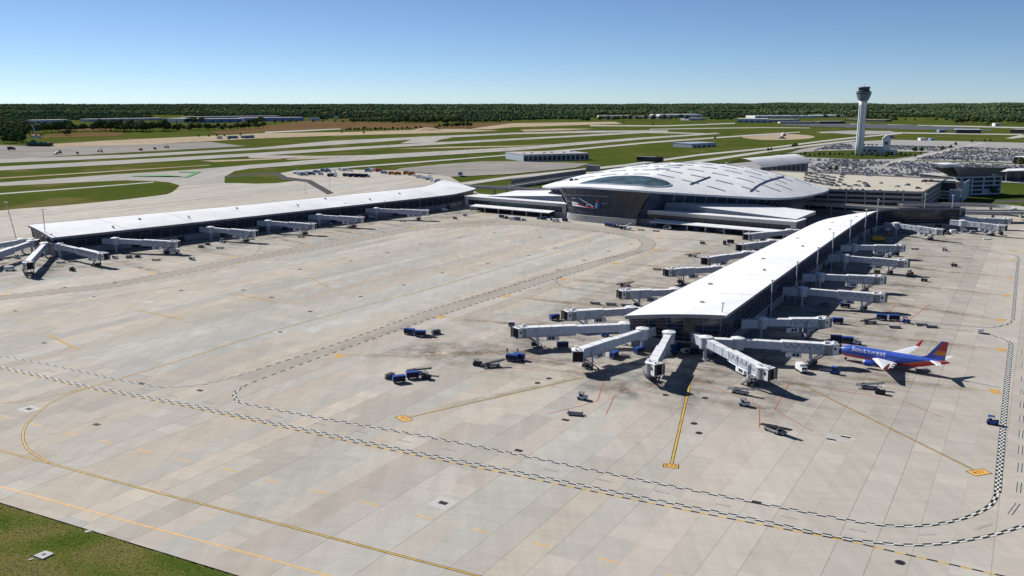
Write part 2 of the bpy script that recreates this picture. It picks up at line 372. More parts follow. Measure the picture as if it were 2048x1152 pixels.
# main apron
ground('apron',[(0,1005),(480,1152),(900,1290),(2600,1500),(3400,800),(2900,520),(2300,436),(1900,405),(1200,400),(960,388),(900,353),(880,350),(790,341),(680,338.5),(590,341),(556,347),(572,357),(540,366),(450,366),(358,373),(340,388),(0,421),(-500,470),(-900,620),(-500,860)],0,APRON)
ground('lawn',[(-300,446),(0,420),(125,411),(250,399),(325,390),(352,379),(358,370),(338,364.5),(307,362),(250,360.5),(125,366),(0,372),(-300,394)],.02,GRASS)
ground('lawn',[(450,365),(449,354),(475,341),(512,336.5),(548,346),(560,352),(598,361),(555,366),(512,367.5)],.02,GRASS)
ground('service_road',[(-300,411),(0,386.5),(180,373.5),(307,363.5),(307,365.2),(180,375.5),(0,389),(-300,414)],.06,ROADC)
ground('asphalt_road',[(449,352),(512,346),(557,345),(575,354),(622,360),(668,386),(655,389),(612,364),(565,359),(549,349),(512,349),(450,355)],.05,ASPH)
# mown grass strip at the lower left corner with its slab
EDGE=[(480*i/70+R.uniform(-1.5,1.5),1006.5+147.5*i/70+R.uniform(-1.0,1.2)) for i in range(71)]
ground('near_lawn',[*EDGE,(900,1292),(300,1700),(-400,1400),(-900,900)],-.05,GRASS_NEAR)
# green painted hollow marking on the taxiway
GP=[(262,351),(335,350),(375,355),(402,343),(358,342.5),(356,344),(390,344.4),(368,353.5),(340,352),(268,352.8)]
ground('green_pavement_marking',GP,.03,GREEN_PAINT)
# service road band (greyer lane between the checkered edge lines)
def band(name,a,b,z,mat):
    A=resample_n(gpath(a),60); B=resample_n(gpath(b),60); m=MB()
    for i in range(59): m.add([(*A[i],z),(*A[i+1],z),(*B[i+1],z),(*B[i],z)],[(0,1,2,3)],mat)
    return m.build(name,kind='structure')
E1=[(0,592),(130,576),(250,560),(512,510),(620,490),(775,462),(862,449),(930,444)]
E2=[(0,600),(130,586),(250,571),(512,519.5),(682,490),(780,470),(862,457),(940,452),(1024,450)]
E3=[(455,757),(512,740),(640,699),(750,660),(860,620),(1024,571),(1150,533),(1220,514),(1270,500),(1284,488),(1268,476),(1224,466),(1150,456),(1060,449),(1024,450)]
E4=[(512,762),(640,715),(774,668),(907,622),(1024,585.5),(1119,555),(1210,527),(1270,509),(1304,497),(1312,487),(1306,479),(1290,472),(1240,462)]
band('service_road',E1,E2,.006,SROAD)
band('service_road',E3[:-3],E4,.006,SROAD)
ground('service_road',[(900,445),(985,437),(1060,440),(1150,447),(1240,458),(1300,476),(1268,478),(1224,467.5),(1150,457.5),(1060,451),(1000,449),(870,457)],.012,SROAD)
# ------------------------------------------------------------------ painted markings
def checker(name,pxs,rows=2,w=.6,step=1.9,z=.020,off=0.0,cols=(BLACK_P,WHITE_P),n=10):
    pts=resample(gpath(pxs,n),step); m=MB()
    if rows>1: ribbon(m,pts,rows*w+.24,z-.008,BLACK_P,off)
    for r in range(rows):
        a=offs(pts,off+(r-rows/2+1)*w); b=offs(pts,off+(r-rows/2)*w)
        for i in range(len(pts)-1):
            m.add([(*b[i],z),(*b[i+1],z),(*a[i+1],z),(*a[i],z)],[(0,1,2,3)],cols[(i+r)%2])
    return m.build(name,kind='structure')
RW=[(0,733),(90,753),(180,773),(350,804),(512,838),(632,863),(824,903),(1024,942),(1280,994),(1536,1044),(1610,1061),(1686,1076),(1760,1086),(1820,1090),(1880,1088),(1936,1080),(1990,1069),(2030,1057),(2080,1038)]
RY=[(0,737),(90,757),(180,777.5),(350,809),(512,843),(632,869),(824,909),(1024,949.5),(1280,1002),(1536,1052),(1686,1080),(1786,1103),(1936,1136.5),(2060,1164),(2200,1195)]
checker('checkered_road_line',RW,2,.46,1.9)
checker('checkered_road_line',RY,1,.5,1.9,cols=(BLACK_P,YEL_P))
checker('checkered_road_line',[(0,711),(120,734),(225,757),(283,768),(330,774.5),(400,770),(455,757),(512,740)],2,.38,2.0)
checker('checkered_road_line',E3[1:],1,.62,2.1,cols=(BLACK_P,ROADC))
checker('checkered_road_line',[(487,773),(471,784),(469,793),(478,804),(512,812),(640,836),(824,868),(1024,907),(1280,960),(1536,1010),(1640,1030),(1736,1047),(1800,1052),(1870,1049),(1930,1036),(1965,1021),(1985,1006),(1995,985)],2,.46,1.9)
checker('checkered_road_line',[(1995,985),(2003,890),(2010,810),(2016,745),(2021,700),(2022,690),(2018,683),(2008,679)],3,.44,1.3)
checker('checkered_road_line',[(2008,679),(1985,671),(1961,665),(1886,657),(1800,648)],2,.4,2.4)
checker('checkered_road_line',[(487,773)]+E4[:10],1,.62,2.1,cols=(BLACK_P,ROADC))
checker('checkered_road_line',[(1125,553),(1114,558),(1113,564),(1129,574),(1180,581),(1232,588)],2,.4,2.2)
checker('checkered_road_line',[(1000,590),(1074,578),(1130,576),(1184,577.5)],1,.4,2.6,cols=(BLACK_P,ROADC))
checker('checkered_road_line',[(2026,640),(2030,590),(2034,545),(2037,517)],2,.48,1.6)
checker('checkered_road_line',[(1760,634),(1886,647),(1973,655),(2006,651),(2020,646),(2026,640)],2,.4,2.4)
checker('checkered_road_line',[(1900,489),(1961,500),(2011,507),(2032,511),(2037,517)],2,.35,2.6)
checker('checkered_road_line',E1,1,.55,2.4,cols=(BLACK_P,ROADC))
checker('checkered_road_line',E2,1,.55,2.4,cols=(BLACK_P,ROADC))
checker('checkered_road_line',[(480,478),(520,492),(510,512),(560,505),(620,499)],2,.25,2.6)
checker('checkered_road_line',[(930,444),(975,440),(988,445),(965,450),(930,452)],2,.25,2.6)
def line(name,pxs,w,mat,z=.02,border=None,bw=.0,smooth=True,dash=None):
    pts=resample(gpath(pxs,10,smooth),1.5) if smooth and len(pxs)>2 else [P(*q) for q in pxs]
    m=MB()
    if border: ribbon(m,pts,w+2*bw,z-.004,border)
    ribbon(m,pts,w,z,mat); return m.build(name,kind='structure')
T1=[(-60,887),(0,901),(105,928),(250,968),(512,1036),(760,1101),(960,1153),(1150,1203)]
line('taxi_line',T1,.38,YEL_P,.026,BLACK_P,.17)
line('taxi_line',[(185,773),(150,784),(112,800),(82,820),(57,844),(46,868),(50,890),(66,907),(105,928)],.38,YEL_P,.034,BLACK_P,.17)
line('taxi_line',[(-40,812),(0,807),(60,800),(120,788),(185,773)],.55,YEL_F,.026)
line('taxi_line',[(185,773),(340,727),(512,672),(690,622),(860,577),(1024,530),(1120,503),(1172,488),(1180,481),(1168,476),(1120,470),(1070,466)],.62,YEL_F,.03)
line('taxi_line',[(-60,637),(0,629),(240,591),(512,545),(700,507),(860,474),(950,456),(957,450),(940,445),(910,442)],.62,YEL_F,.026)
line('taxi_line',[(512,575),(700,541),(860,507),(1000,475),(1060,470)],.45,YEL_F,.026)
line('taxi_line',[(1190,487),(1220,481),(1250,476)],.3,YEL_F,.026)
line('pavement_seam',[(90,727),(230,698),(400,651),(512,621),(700,573),(860,535),(1024,497),(1052,483)],.34,SEAM,.012)
line('pavement_seam',[(-20,671),(150,645),(280,622),(420,594),(512,575)],.22,SEAM,.012)
line('apron_edge_line',[(-80,955),(0,973),(250,1041),(512,1111),(662,1153),(900,1220)],.36,ORA_P,.02)
m=MB()
for x,y in [(10,834),(73,850),(143,868),(213,884),(290,902),(370,921),(457,940),(545,962),(640,984),(741,1008),(848,1034),(963,1062),(1086,1090),(1218,1121),(1360,1155)]:
    a=P(x-11-(y-834)*.033,y-3-(y-834)*.006); b=P(x+11+(y-834)*.033,y+3+(y-834)*.008); ribbon(m,[a,b],.34,.02,ORA_P)
m.build('dashed_orange_line',kind='structure')
for a,b in [((93,668),(155,699)),((275,620),(367,640)),((460,586),(550,603)),((622,556),(661,577)),((913,512),(920,519))]:
    m=MB(); q=[P(*a),P(*b)]; ribbon(m,q,1.0 if a[0]<500 else .7,.02,YEL_F); m.build('push_back_line',kind='structure')
# broken lane outlines of the road
m=MB()
for x,y in [(35,727),(100,742),(150,753),(220,771),(288,779),(345,792),(415,805),(485,819),(555,833),(640,848),(722,864),(808,882),(900,900),(1100,940),(1208,961),(1324,984),(1446,1010),(1578,1035),(1716,1061),(1854,1069),(1968,1053)]:
    d={1854:(1,-.03),1968:(1,-.33)}.get(x,(1,.205)); L=8+(y-700)*.024
    a,b=P(x-L*d[0],y-L*d[1]),P(x+L*d[0],y+L*d[1]); ribbon(m,[a,b],.50,.016,BLACK_P); ribbon(m,[a,b],.34,.022,ROADC)
for k,(x,y) in enumerate([(2028,1018),(2038,975),(2040,935),(2041,900),(2042,868),(2043,838),(2044,810),(2045,783),(2046,758),(2047,730),(2047,705)]):
    s=.0 if k else .8; L=11-.8*k if k<8 else 5
    a,b=P(x-L*(.1+s*.8),y+L),P(x+L*(.1+s*.8),y-L); ribbon(m,[a,b],.95,.016,BLACK_P); ribbon(m,[a,b],.62,.022,ROADC)
for x,y in [(578,727),(632,708),(680,692),(728,674),(774,657),(520,747)]:
    a,b=P(x-8,y+3),P(x+8,y-3); ribbon(m,[a,b],.45,.016,BLACK_P); ribbon(m,[a,b],.32,.022,ROADC)
m.build('dashed_lane_line',kind='structure')
# stand lead-in lines with numbered boxes
def stand(box,start,txt,near=True,w=.5,sz=(4.6,2.6),mid=()):
    b=Vector(P(*box)); s=Vector(P(*start)); d=(s-b).normalized(); m=MB()
    pts=[tuple(b+d*sz[1]*.5)]+[P(*q) for q in mid]+[tuple(s)]
    if near: ribbon(m,pts,w+.34,.016,BLACK_P)
    ribbon(m,pts,w,.022,YEL_P if near else YEL_F)
    nx=Vector((d.y,-d.x))
    if nx.x<0: rx=-nx
    else: rx=nx
    up=d if nx.x>=0 else -d
    def rect(hw,hh,z,mat):
        m.add([(*(b-rx*hw-up*hh),z),(*(b+rx*hw-up*hh),z),(*(b+rx*hw+up*hh),z),(*(b-rx*hw+up*hh),z)],[(0,1,2,3)],mat)
    if near: rect(sz[0]/2+.22,sz[1]/2+.22,.026,BLACK_P)
    rect(sz[0]/2,sz[1]/2,.03,ORA_P if near else BOXP)
    if txt:
        vs,fs=text_geo(txt,1.9)
        m.add([(*(b+rx*x*1.05+up*y),.036) for x,y,z in vs],fs,BLACK_P)
    m.build('stand_line',kind='structure')
stand((1342,932),(1379,770),'B25',w=.5,sz=(3.3,2.0))
stand((808,837),(1170,754),'B23',w=.3)
stand((1958,945),(1607,771),'B27',w=.3)
stand((678,711.5),(1060,706),'',False); stand((881,634),(1130,656),'',False); stand((1012,592),(1240,618),'',False)
stand((1125,558),(1340,578),'',False); stand((1229,526.5),(1390,537),'',False); stand((1310,500),(1440,508),'',False); stand((1318,476),(1470,484),'',False)
stand((1990,783),(1655,752),'',False,w=.32); stand((2003,699.5),(1650,660),'',False); stand((2003,640),(1765,604),'',False); stand((2014,591),(1770,565),'',False); stand((2020,555),(1830,538),'',False); stand((2025,522),(1800,508),'',False); stand((2030,502),(1930,489),'',False)
stand((305,545),(235,522),'',False,w=.25); stand((10,588),(100,535),'',False,w=.25); stand((614,490),(520,468),'',False,w=.25); stand((732,471),(640,455),'',False,w=.25); stand((824,456),(740,442),'',False,w=.25); stand((470,513),(390,501),'',False,w=.25)
m=MB()
for pl in [[(1213,746),(1195,802),(1150,815),(1096,827)],[(1312,769),(1300,774),(1230,790),(1212,829)],[(1366,763),(1384,752)],[(1382,757),(1450,783),(1519,811),(1519,855)],[(1581,763),(1549,819),(1625,863)],[(1000,735),(1060,738),(1110,742),(1210,748)],[(960,745),(1050,722),(1078,705)],[(830,680),(930,680),(1010,694)],[(1600,765),(1700,785),(1800,800),(1886,835)],[(1774,627),(1800,603)],[(1774,627),(1820,640)],[(1800,628),(1818,640),(1861,608)],[(1796,624),(1850,624)],[(1790,634),(1802,650)],[(1812,618),(1846,634)],[(1822,612),(1854,622)],[(1105,652),(1130,664)],[(410,552),(440,540)],[(150,560),(175,546)]]:
    ribbon(m,[P(*q) for q in pl],.26,.02,RED_P)
m.build('red_stand_line',kind='structure')
m=MB()
for (x0,y0,x1,y1,k,dx,dy) in [(1120,648,1180,655,9,12,-12),(1215,690,1265,675,9,13,12),(1170,735,1195,748,6,-12,-9),(1350,705,1370,690,5,8,12),(1640,752,1660,745,6,-14,-10),(1330,720,1345,735,4,10,-14)]:
    for i in range(k):
        t=i/(k-1); x,y=x0+(x1-x0)*t,y0+(y1-y0)*t; ribbon(m,[P(x,y),P(x+dx,y+dy)],.14,.018,WHITE_P)
ribbon(m,[P(425,770),P(440,775),P(462,768)],.2,.024,WHITE_P)
m.build('white_hatching',kind='structure')
m=MB()
for x,y,a,b in [(560,664,5,3.2),(300,604,5,2.6),(58,818,5.5,4.2),(188,595,3.5,3),(640,633,2,2),(886,1006,5,5),(720,592,3,2.6)]:
    c=P(x,y); m.box((c[0],c[1],.008),(a,b,.008),PALEC,rz=-rad(31))
m.build('pale_slab_patch',kind='structure')
m=MB()
for x,y,w,h in [(1680,877,9,6),(1662,880,3,2),(1692,873,3,2)]:
    c=P(x,y); m.box((c[0],c[1],.01),(w*.8,h*.8,.012),WHITE_P if w<5 else ROADC,rz=-rad(31))
m.build('pale_slab_patch',kind='structure')
# drain grates
m=MB(); m.box((0,0,.03),(2.0,1.3,.06),BLACK)
for i in range(6): m.box((-.8+i*.32,0,.065),(.07,1.15,.01),DARK)
proto=m.build('drain_grate',loc=P3(886,1006)); proto.rotation_euler=(0,0,-rad(31))
tag(proto,'dark rectangular drain grate alone on a pale slab, nearest to the bottom edge','drain','drain grates across the apron')
DR=[(1037,901),(1513,1005),(193,849),(400,781),(283,767),(58,818),(1131,840),(560,664),(620,623),(721,593),(808,570),(885,546),(975,527),(600,539),(702,522),(775,505),(842,488),(918,475),(487,580),(543,595),(362,581),(188,594),(88,686),(30,622),(768,464),(988,465),(1058,511),(1110,496),(1080,475),(1168,521),(1116,540),(1217,503),(1261,488),(130,575),(230,566)]
for x,y in DR:
    o=proto.copy(); COL.objects.link(o); o.location=P3(x,y); o['label']='small dark drain grate set flush in the pale concrete apron'
m=MB(); m.cyl((0,0,0),.95,.04,DARK,14); m.cyl((0,0,.04),.75,.015,BLACK,14)
proto=m.build('manhole_cover',loc=P3(1388,847)); tag(proto,'round dark manhole cover on the apron beside the numbered stand line','manhole','manhole covers')
for x,y in [(1398,866),(1098,757),(1410,796),(1331,790),(1800,1125),(1075,766)]:
    o=proto.copy(); COL.objects.link(o); o.location=P3(x,y); o['label']='round dark manhole cover set in the apron concrete'
c=P(88,1111); q=[P(91,1103),P(108.6,1108.5),P(85,1119.7),P(67,1113)]; q=[(a-c[0],b-c[1]) for a,b in q]; m=MB(); m.prism(q,-.05,.28,CONC); m.cyl((0,0,.28),.42,.05,CONCD,14); m.cyl((0,0,.33),.3,.02,BLACK,14)
e=P(62,1119); m.box((e[0]-c[0],e[1]-c[1],.05),(.8,.45,.2),CONC,rz=.6)
o=m.build('concrete_vault_cover',loc=(c[0],c[1],-.05)); tag(o,'pale concrete vault cover with round lid in the near grass','vault cover')
m=MB(); c=P(179,1062); m.box((0,0,.02),(1.6,.9,.22),CONC); m.box((.2,0,.14),(.7,.5,.03),CONCD)
o=m.build('concrete_sign_base',loc=(c[0],c[1],-.05)); o.rotation_euler=(0,0,rad(32)); tag(o,'small white concrete sign base where the grass meets the slabs','base')

# tufts of grass on the near lawn
def blade_mat():
    k=NT('grass_blades'); at=k.n('ShaderNodeAttribute',attribute_name='tone'); r=k.n('ShaderNodeValToRGB'); k.l(at.outputs['Fac'],r.inputs[0]); e=r.color_ramp.elements
    cs=[(.07,.12,.018),(.12,.155,.03),(.18,.17,.05),(.23,.19,.08),(.10,.095,.035)]
    while len(e)<len(cs): e.new(.5)
    for i,c in enumerate(cs): e[i].position=i/(len(cs)-1); e[i].color=(*c,1)
    return k.out(r.outputs[0],.9,0,0.0)
BLADE=blade_mat(); m=MB(); tones=[]
rg=random.Random(3)
while len(m.f)<26000:
    x,y=rg.uniform(-30,480),rg.uniform(1004,1170)
    if y<1008+x*.307+rg.uniform(-1,3): continue
    X,Y=P(x,y); pt=math.sin(X*.21+math.sin(Y*.17)*2)*math.cos(Y*.26+X*.09); t0=min(.99,max(0,.38+.38*pt+rg.uniform(-.22,.22)))
    for k in range(2):
        a=rg.uniform(0,6.28); h=rg.uniform(.03,.10); w=rg.uniform(.08,.2); dx,dy=math.cos(a)*w,math.sin(a)*w; ll=rg.uniform(.16,.4)*rg.choice((-1,1)); lx,ly=-math.sin(a)*ll,math.cos(a)*ll
        m.add([(X-dx,Y-dy,-.05),(X+dx,Y+dy,-.05),(X+dx*.4+lx,Y+dy*.4+ly,h-.05),(X-dx*.4+lx,Y-dy*.4+ly,h-.05)],[(0,1,2,3)],BLADE); tones+=[t0]*4
o=m.build('grass_tufts'); at=o.data.attributes.new('tone','FLOAT','POINT'); at.data.foreach_set('value',tones); o['kind']='stuff'; o['label']='short mottled grass at the apron corner'
# oil and rubber stains on the concrete
def stain_mat():
    k=NT('oil_and_rubber_stain'); at=k.n('ShaderNodeAttribute',attribute_name='fade')
    n=k.ramp(k.noise(k.coord((1,1,1)),.16,5,.7),.38,.66); n2=k.ramp(k.noise(k.coord(),.7,3,.6),.35,.65,.45,1)
    a=k.math('MULTIPLY',k.math('MULTIPLY',at.outputs['Fac'],n),n2,clamp=True)
    k.l(a,k.b.inputs['Alpha']); return k.out((.04,.038,.037),.9,0,0.0)
STAIN=stain_mat(); m=MB(); fades=[]
def stain(a,b,w,s):
    A=Vector(a); B=Vector(b); d=(B-A); L=d.length; d.normalize(); nn=Vector((-d.y,d.x)); NX,NY=14,7; b0=len(m.v); ki=m.mi(STAIN)
    for i in range(NX+1):
        for j in range(NY+1):
            u,v=i/NX,j/NY; q=A+d*L*u+nn*w*(v-.5); m.v.append((q.x,q.y,.014+.0006*(len(fades)//120%6)))
            fades.append(s*math.sin(math.pi*u)**.7*max(0,math.sin(math.pi*v))**1.4)
    for i in range(NX):
        for j in range(NY):
            k=b0+i*(NY+1)+j; m.f.append([k,k+NY+1,k+NY+2,k+1]); m.m.append(ki)
STL=[((705,711),(1150,703),9,.75),((760,700),(1010,690),22,.5),((900,637),(1130,656),6,.6),((1030,594),(1240,617),6,.55),((1140,558),(1340,577),6,.65),((1250,528),(1390,537),6,.6),((1330,501),(1440,508),6,.6),((1330,477),(1470,484),6,.5),((860,820),(1180,752),5,.5),((1368,830),(1382,745),9,.6),((1650,795),(1560,750),8,.5),((1960,780),(1660,752),8,.6),((1980,698),(1650,660),7,.65),((1980,637),(1765,604),7,.65),((1990,589),(1770,565),7,.65),((2000,553),(1830,538),6,.6),((2000,520),(1800,508),6,.55),((1990,497),(1900,487),6,.5),
((60,560),(130,525),12,.7),((240,525),(330,548),7,.6),((395,500),(480,514),7,.6),((525,470),(620,490),7,.6),((645,456),(735,471),7,.6),((745,443),(825,456),7,.55),((1040,672),(1090,700),14,.6),((1130,740),(1210,760),12,.7),((1270,765),(1340,775),11,.75),((1490,760),(1590,775),11,.75),((1180,640),(1250,655),10,.6),((1270,600),(1330,600),10,.6),((1340,550),(1420,548),10,.6),((1640,650),(1720,668),10,.6),((1740,605),(1830,612),10,.7),((1740,567),(1850,575),9,.7),((1780,530),(1870,540),9,.7),((1840,480),(1950,478),12,.6),((1940,468),(2040,466),12,.6),((1690,735),(1790,760),12,.6),((1090,660),(1160,672),12,.65),((820,700),(960,735),20,.45),((1230,745),(1260,800),8,.5),((1340,790),(1420,775),9,.45),((1200,520),(1300,500),9,.4),((900,610),(1100,545),7,.35),((640,712),(900,622),8,.28),((1050,450),(1260,470),10,.45),((880,450),(1010,442),12,.4),((1150,760),(1290,800),14,.35),((1420,800),(1620,840),12,.35)]
for a,b,w,s in STL: stain(P(*a),P(*b),w,s)
o=m.build('oil_stains',kind='structure'); at=o.data.attributes.new('fade','FLOAT','POINT'); at.data.foreach_set('value',fades)
# ------------------------------------------------------------------ concourses
def area(p): return sum(p[i][0]*p[(i+1)%len(p)][1]-p[(i+1)%len(p)][0]*p[i][1] for i in range(len(p)))/2
def concourse(name,label,org,ang,s,apron,outer,zA,zO,doors):
    root=thing(name,label,'concourse',(org[0],org[1],0),-ang)
    N=64
    A=resample_n(catmull(apron,8),N); B=resample_n(catmull(outer,8),N)
    A=[(s*x,y) for x,y in A]; B=[(s*x,y) for x,y in B]
    K=12; zf=lambda t: zA+(zO-zA)*t+2.0*t*(1-t)
    m=MB(); rings=[]
    for a,b in zip(A,B): rings.append([(a[0]+(b[0]-a[0])*j/K,a[1]+(b[1]-a[1])*j/K,zf(j/K)) for j in range(K+1)])
    if s<0: rings=[r[::-1] for r in rings]
    m.loft(rings,ROOF,closed=False); m.build('roof',root,smooth=True)
    # boundary loop
    lp=[(*a,zf(0)) for a in A]
    lp+=[(A[-1][0]+(B[-1][0]-A[-1][0])*j/16,A[-1][1]+(B[-1][1]-A[-1][1])*j/16,zf(j/16)) for j in range(1,16)]
    lp+=[(*b,zf(1)) for b in B[::-1]]
    lp+=[(B[0][0]+(A[0][0]-B[0][0])*j/16,B[0][1]+(A[0][1]-B[0][1])*j/16,zf(1-j/16)) for j in range(1,16)]
    if area(lp)<0: lp=lp[::-1]
    n0=int(sum(math.dist(a,b) for a,b in zip(lp,lp[1:]+lp[:1]))/3.2)
    lp=resample_n(lp+[lp[0]],n0+1)[:-1]; xy=[p[:2] for p in lp]; Z=[p[2] for p in lp]; n=len(lp)
    ins=lambda d: offs(xy,d,True)
    def ring(d,zs): q=ins(d); return [(q[i][0],q[i][1],zs[i]) for i in range(n)]
    m=MB(); fz=[z-1.25 for z in Z]
    m.loft([ring(0,[z+.12 for z in Z]),ring(.25,fz)],SOFFIT); m.loft([ring(.25,fz),ring(1.9,[z-1.5 for z in Z])],SOFFIT); m.build('fascia',root)
    top=[z-1.45 for z in Z]
    m=MB(); m.loft([ring(1.6,top),ring(2.9,[3.5]*n)],GLASS); m.build('glass_wall',root)
    m=MB(); m.loft([ring(2.55,[3.6]*n),ring(2.55,[0]*n)],GREY); m.loft([ring(2.55,[3.6]*n),ring(3.0,[3.6]*n)],GREY); m.build('base_wall',root)
    m=MB(); a=ring(1.52,top); b=ring(2.82,[3.6]*n)
    for i in range(0,n,2): m.tube([b[i],a[i]],.11,SOFFIT,4)
    for h,r in ((.14,.16),(.36,.09),(.55,.09),(.74,.12),(.9,.09)):
        q=[tuple(u+(v-u)*h for u,v in zip(b[i],a[i])) for i in range(n)]
        m.tube(q+[q[0]],r,SOFFIT,4)
    m.build('mullions',root)
    q=ins(2.45); out=[]
    for i in range(6,n-3,doors):
        d=Vector((q[(i+1)%n][0]-q[i][0],q[(i+1)%n][1]-q[i][1])); an=math.atan2(d.y,d.x)
        m=MB(); m.box((0,0,1.55),(4.4,.16,3.1),DARK); m.box((0,-.02,3.2),(4.9,.24,.2),CONC); o=m.build('door',root,(q[i][0],q[i][1],0)); o.rotation_euler=(0,0,an)
    return root
B_ORG,B_ANG=(39.0,306.3),rad(31.2)
A_ORG,A_ANG=(-252.3,488.2),rad(41.6)
conA=concourse('concourse_building','long white roofed concourse on the left, its glazed side in shade',A_ORG,A_ANG,-1,
  [(0,0),(0,100),(0,200),(0,295),(6,325),(20,356),(37,366),(73,387)],[(41,3),(38,80),(36,152),(38,240),(40,305),(46,324),(60,346),(76,369)],11.0,14.2,9)
conB=concourse('concourse_building','wide white roofed concourse in the right foreground with jet bridges fanning from its end',B_ORG,B_ANG,1,
  [(0,0),(0,100),(0,200),(0,290),(6,325),(14,348),(36,372),(73,408)],[(35.2,4.8),(32.5,80),(30,150),(27,248),(26,330),(35,360),(53,375),(73,385)],11.0,14.5,9)
def loc2w(root,x,y):
    a=root.rotation_euler.z; return (root.location.x+x*math.cos(a)-y*math.sin(a),root.location.y+x*math.sin(a)+y*math.cos(a))
def roof_bits(root,s,pts,zA,zO):
    for x,y,a,h in pts:
        t=x/36; z=zA+(zO-zA)*t+2.0*t*(1-t); m=MB(); m.box((0,0,h/2),(a,a*.7,h),LGREY); m.box((0,0,h+.06),(a*1.2,a*.9,.12),GREY); m.build('roof_vent',root,(s*x,y,z))
roof_bits(conA,-1,[(8,38,1.2,.9),(22,61,1.6,.6),(12,88,1.0,1.2),(25,130,1.4,.7),(14,171,1.0,1.0),(28,205,1.6,.6),(10,232,1.2,1.0),(20,270,1.4,.7)],11,14.2)
roof_bits(conB,1,[(20,24,1.2,.5),(10,62,1.4,.5),(22,96,1.0,.8),(12,130,1.5,.5),(20,170,1.0,.9),(9,205,1.4,.5),(18,240,1.2,.8),(12,276,1.4,.6),(20,305,1.2,.8)],11,14.5)
# ------------------------------------------------------------------ terminal
T_ORG=(67.1,629.7); T_ANG=math.atan2(.585,.811)
TC,TS=math.cos(T_ANG),math.sin(T_ANG)
def TL(x,y):
    dx,dy=x-T_ORG[0],y-T_ORG[1]; return (dx*TC-dy*TS,dx*TS+dy*TC)
def TW(x,y): return (T_ORG[0]+x*TC+y*TS,T_ORG[1]-x*TS+y*TC)
term=thing('terminal_building','airport terminal under a huge white domed roof dotted with slot skylights','terminal',(*T_ORG,0),-T_ANG)
front=[(1088,371,19),(1096,373.3,20),(1130,373,22.3),(1170,373.5,24.1),(1255,379,25),(1300,382.5,24.2),(1400,388.5,22),(1500,394,20),(1555,396,19),(1600,393.5,18.2),(1635,387,17.6),(1655,381,17.2)]
fl=[(*TL(*P(*q)),q[2]) for q in front]
back=[(98,172,17),(62,203,17),(10,215,17),(-40,195,17),(-75,150,17),(-90,95,17.8)]
rim=resample_n(catmull(fl+back,10,True)+[fl[0]],181)[:-1]
if area(rim)<0: rim=rim[::-1]
DC=(8.0,112.0); DZ=36.5; NR=len(rim)
angs=[math.atan2(p[1]-DC[1],p[0]-DC[0]) for p in rim]
def dome_z(x,y):
    a=math.atan2(y-DC[1],x-DC[0]); best=None
    for i in range(NR):
        j=(i+1)%NR; da=(angs[j]-angs[i]+math.pi)%(2*math.pi)-math.pi; ta=(a-angs[i]+math.pi)%(2*math.pi)-math.pi
        if da>1e-9 and -1e-9<=ta<=da:
            f=ta/da; bx=rim[i][0]+(rim[j][0]-rim[i][0])*f; by=rim[i][1]+(rim[j][1]-rim[i][1])*f; bz=rim[i][2]+(rim[j][2]-rim[i][2])*f
            r=math.hypot(x-DC[0],y-DC[1])/math.hypot(bx-DC[0],by-DC[1])
            return bz+(DZ-bz)*(1-min(1,r)**2.0), r
    return DZ,0
m=MB(); rings=[]
for k in range(1,25):
    r=k/24; rings.append([(DC[0]+(p[0]-DC[0])*r,DC[1]+(p[1]-DC[1])*r,p[2]+(DZ-p[2])*(1-r**2.0)) for p in rim])
m.loft(rings,DOME); c=len(m.v); m.v.append((DC[0],DC[1],DZ)); k=m.mi(DOME)
for i in range(NR): m.f.append([i,(i+1)%NR,c]); m.m.append(k)
m.build('roof',term,smooth=True)
m=MB(); rxy=[p[:2] for p in rim]
def rr(d,dz): q=offs(rxy,d,True); return [(q[i][0],q[i][1],rim[i][2]+dz) for i in range(NR)]
m.loft([rr(-.2,.1),rr(-.25,-1.2)],LGREY); m.loft([rr(-.25,-1.2),rr(7.0,-2.4)],SOFFIT); m.build('eave',term)
m=MB(); q=offs(rxy,16.0,True); w0=[(q[i][0],max(q[i][1],9.5),8.0) for i in range(NR)]; q1=offs(rxy,5.0,True); w1=[(q1[i][0],q1[i][1],rim[i][2]-1.9) for i in range(NR)]
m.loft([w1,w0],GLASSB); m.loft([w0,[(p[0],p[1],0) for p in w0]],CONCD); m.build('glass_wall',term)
for i in range(0,NR,2): m=MB(); m.tube([(w0[i][0],w0[i][1],w0[i][2]),(w1[i][0],w1[i][1],w1[i][2])],.22,GREYBL,4); m.build('mullion',term)
# leaning front glass hall
bot=catmull([(-36,7),(-33,2.5),(-22,-.5),(-6,-1.5),(10,-.5),(22,2)],6); topc=catmull([(-50,14),(-44,8),(-28,3.0),(-8,1.2),(14,1.2),(32,2.2)],6)
n=len(bot); zt=[dome_z(*p)[0]-1.3 for p in topc]
m=MB(); G=[[(b[0]+(t[0]-b[0])*h**1.5,b[1]+(t[1]-b[1])*h**1.5-1.4*math.sin(h*math.pi)*-.5,4.2+(z-4.2)*h) for b,t,z in zip(bot,topc,zt)] for h in [i/8 for i in range(9)]]
m.loft(G,GLASSBR,closed=False); m.build('front_glass_hall',term,smooth=True)
m=MB()
for i in range(0,n,2): m.tube([(g[i][0],g[i][1]-.1,g[i][2]) for g in G],.09,SOFFIT,4)
for h in (2,4,6): m.tube([(p[0],p[1]-.1,p[2]) for p in G[h]],.07,SOFFIT,4)
m.build('hall_mullions',term)
m=MB(); bo=offs(bot,-1.2); m.loft([[(p[0],p[1],4.6) for p in bo],[(p[0],p[1],0) for p in bo]],CONC,closed=False); m.loft([[(p[0],p[1],4.6) for p in bo],[(p[0],p[1]+2.5,4.6) for p in bo]],CONC,closed=False); m.build('podium',term)
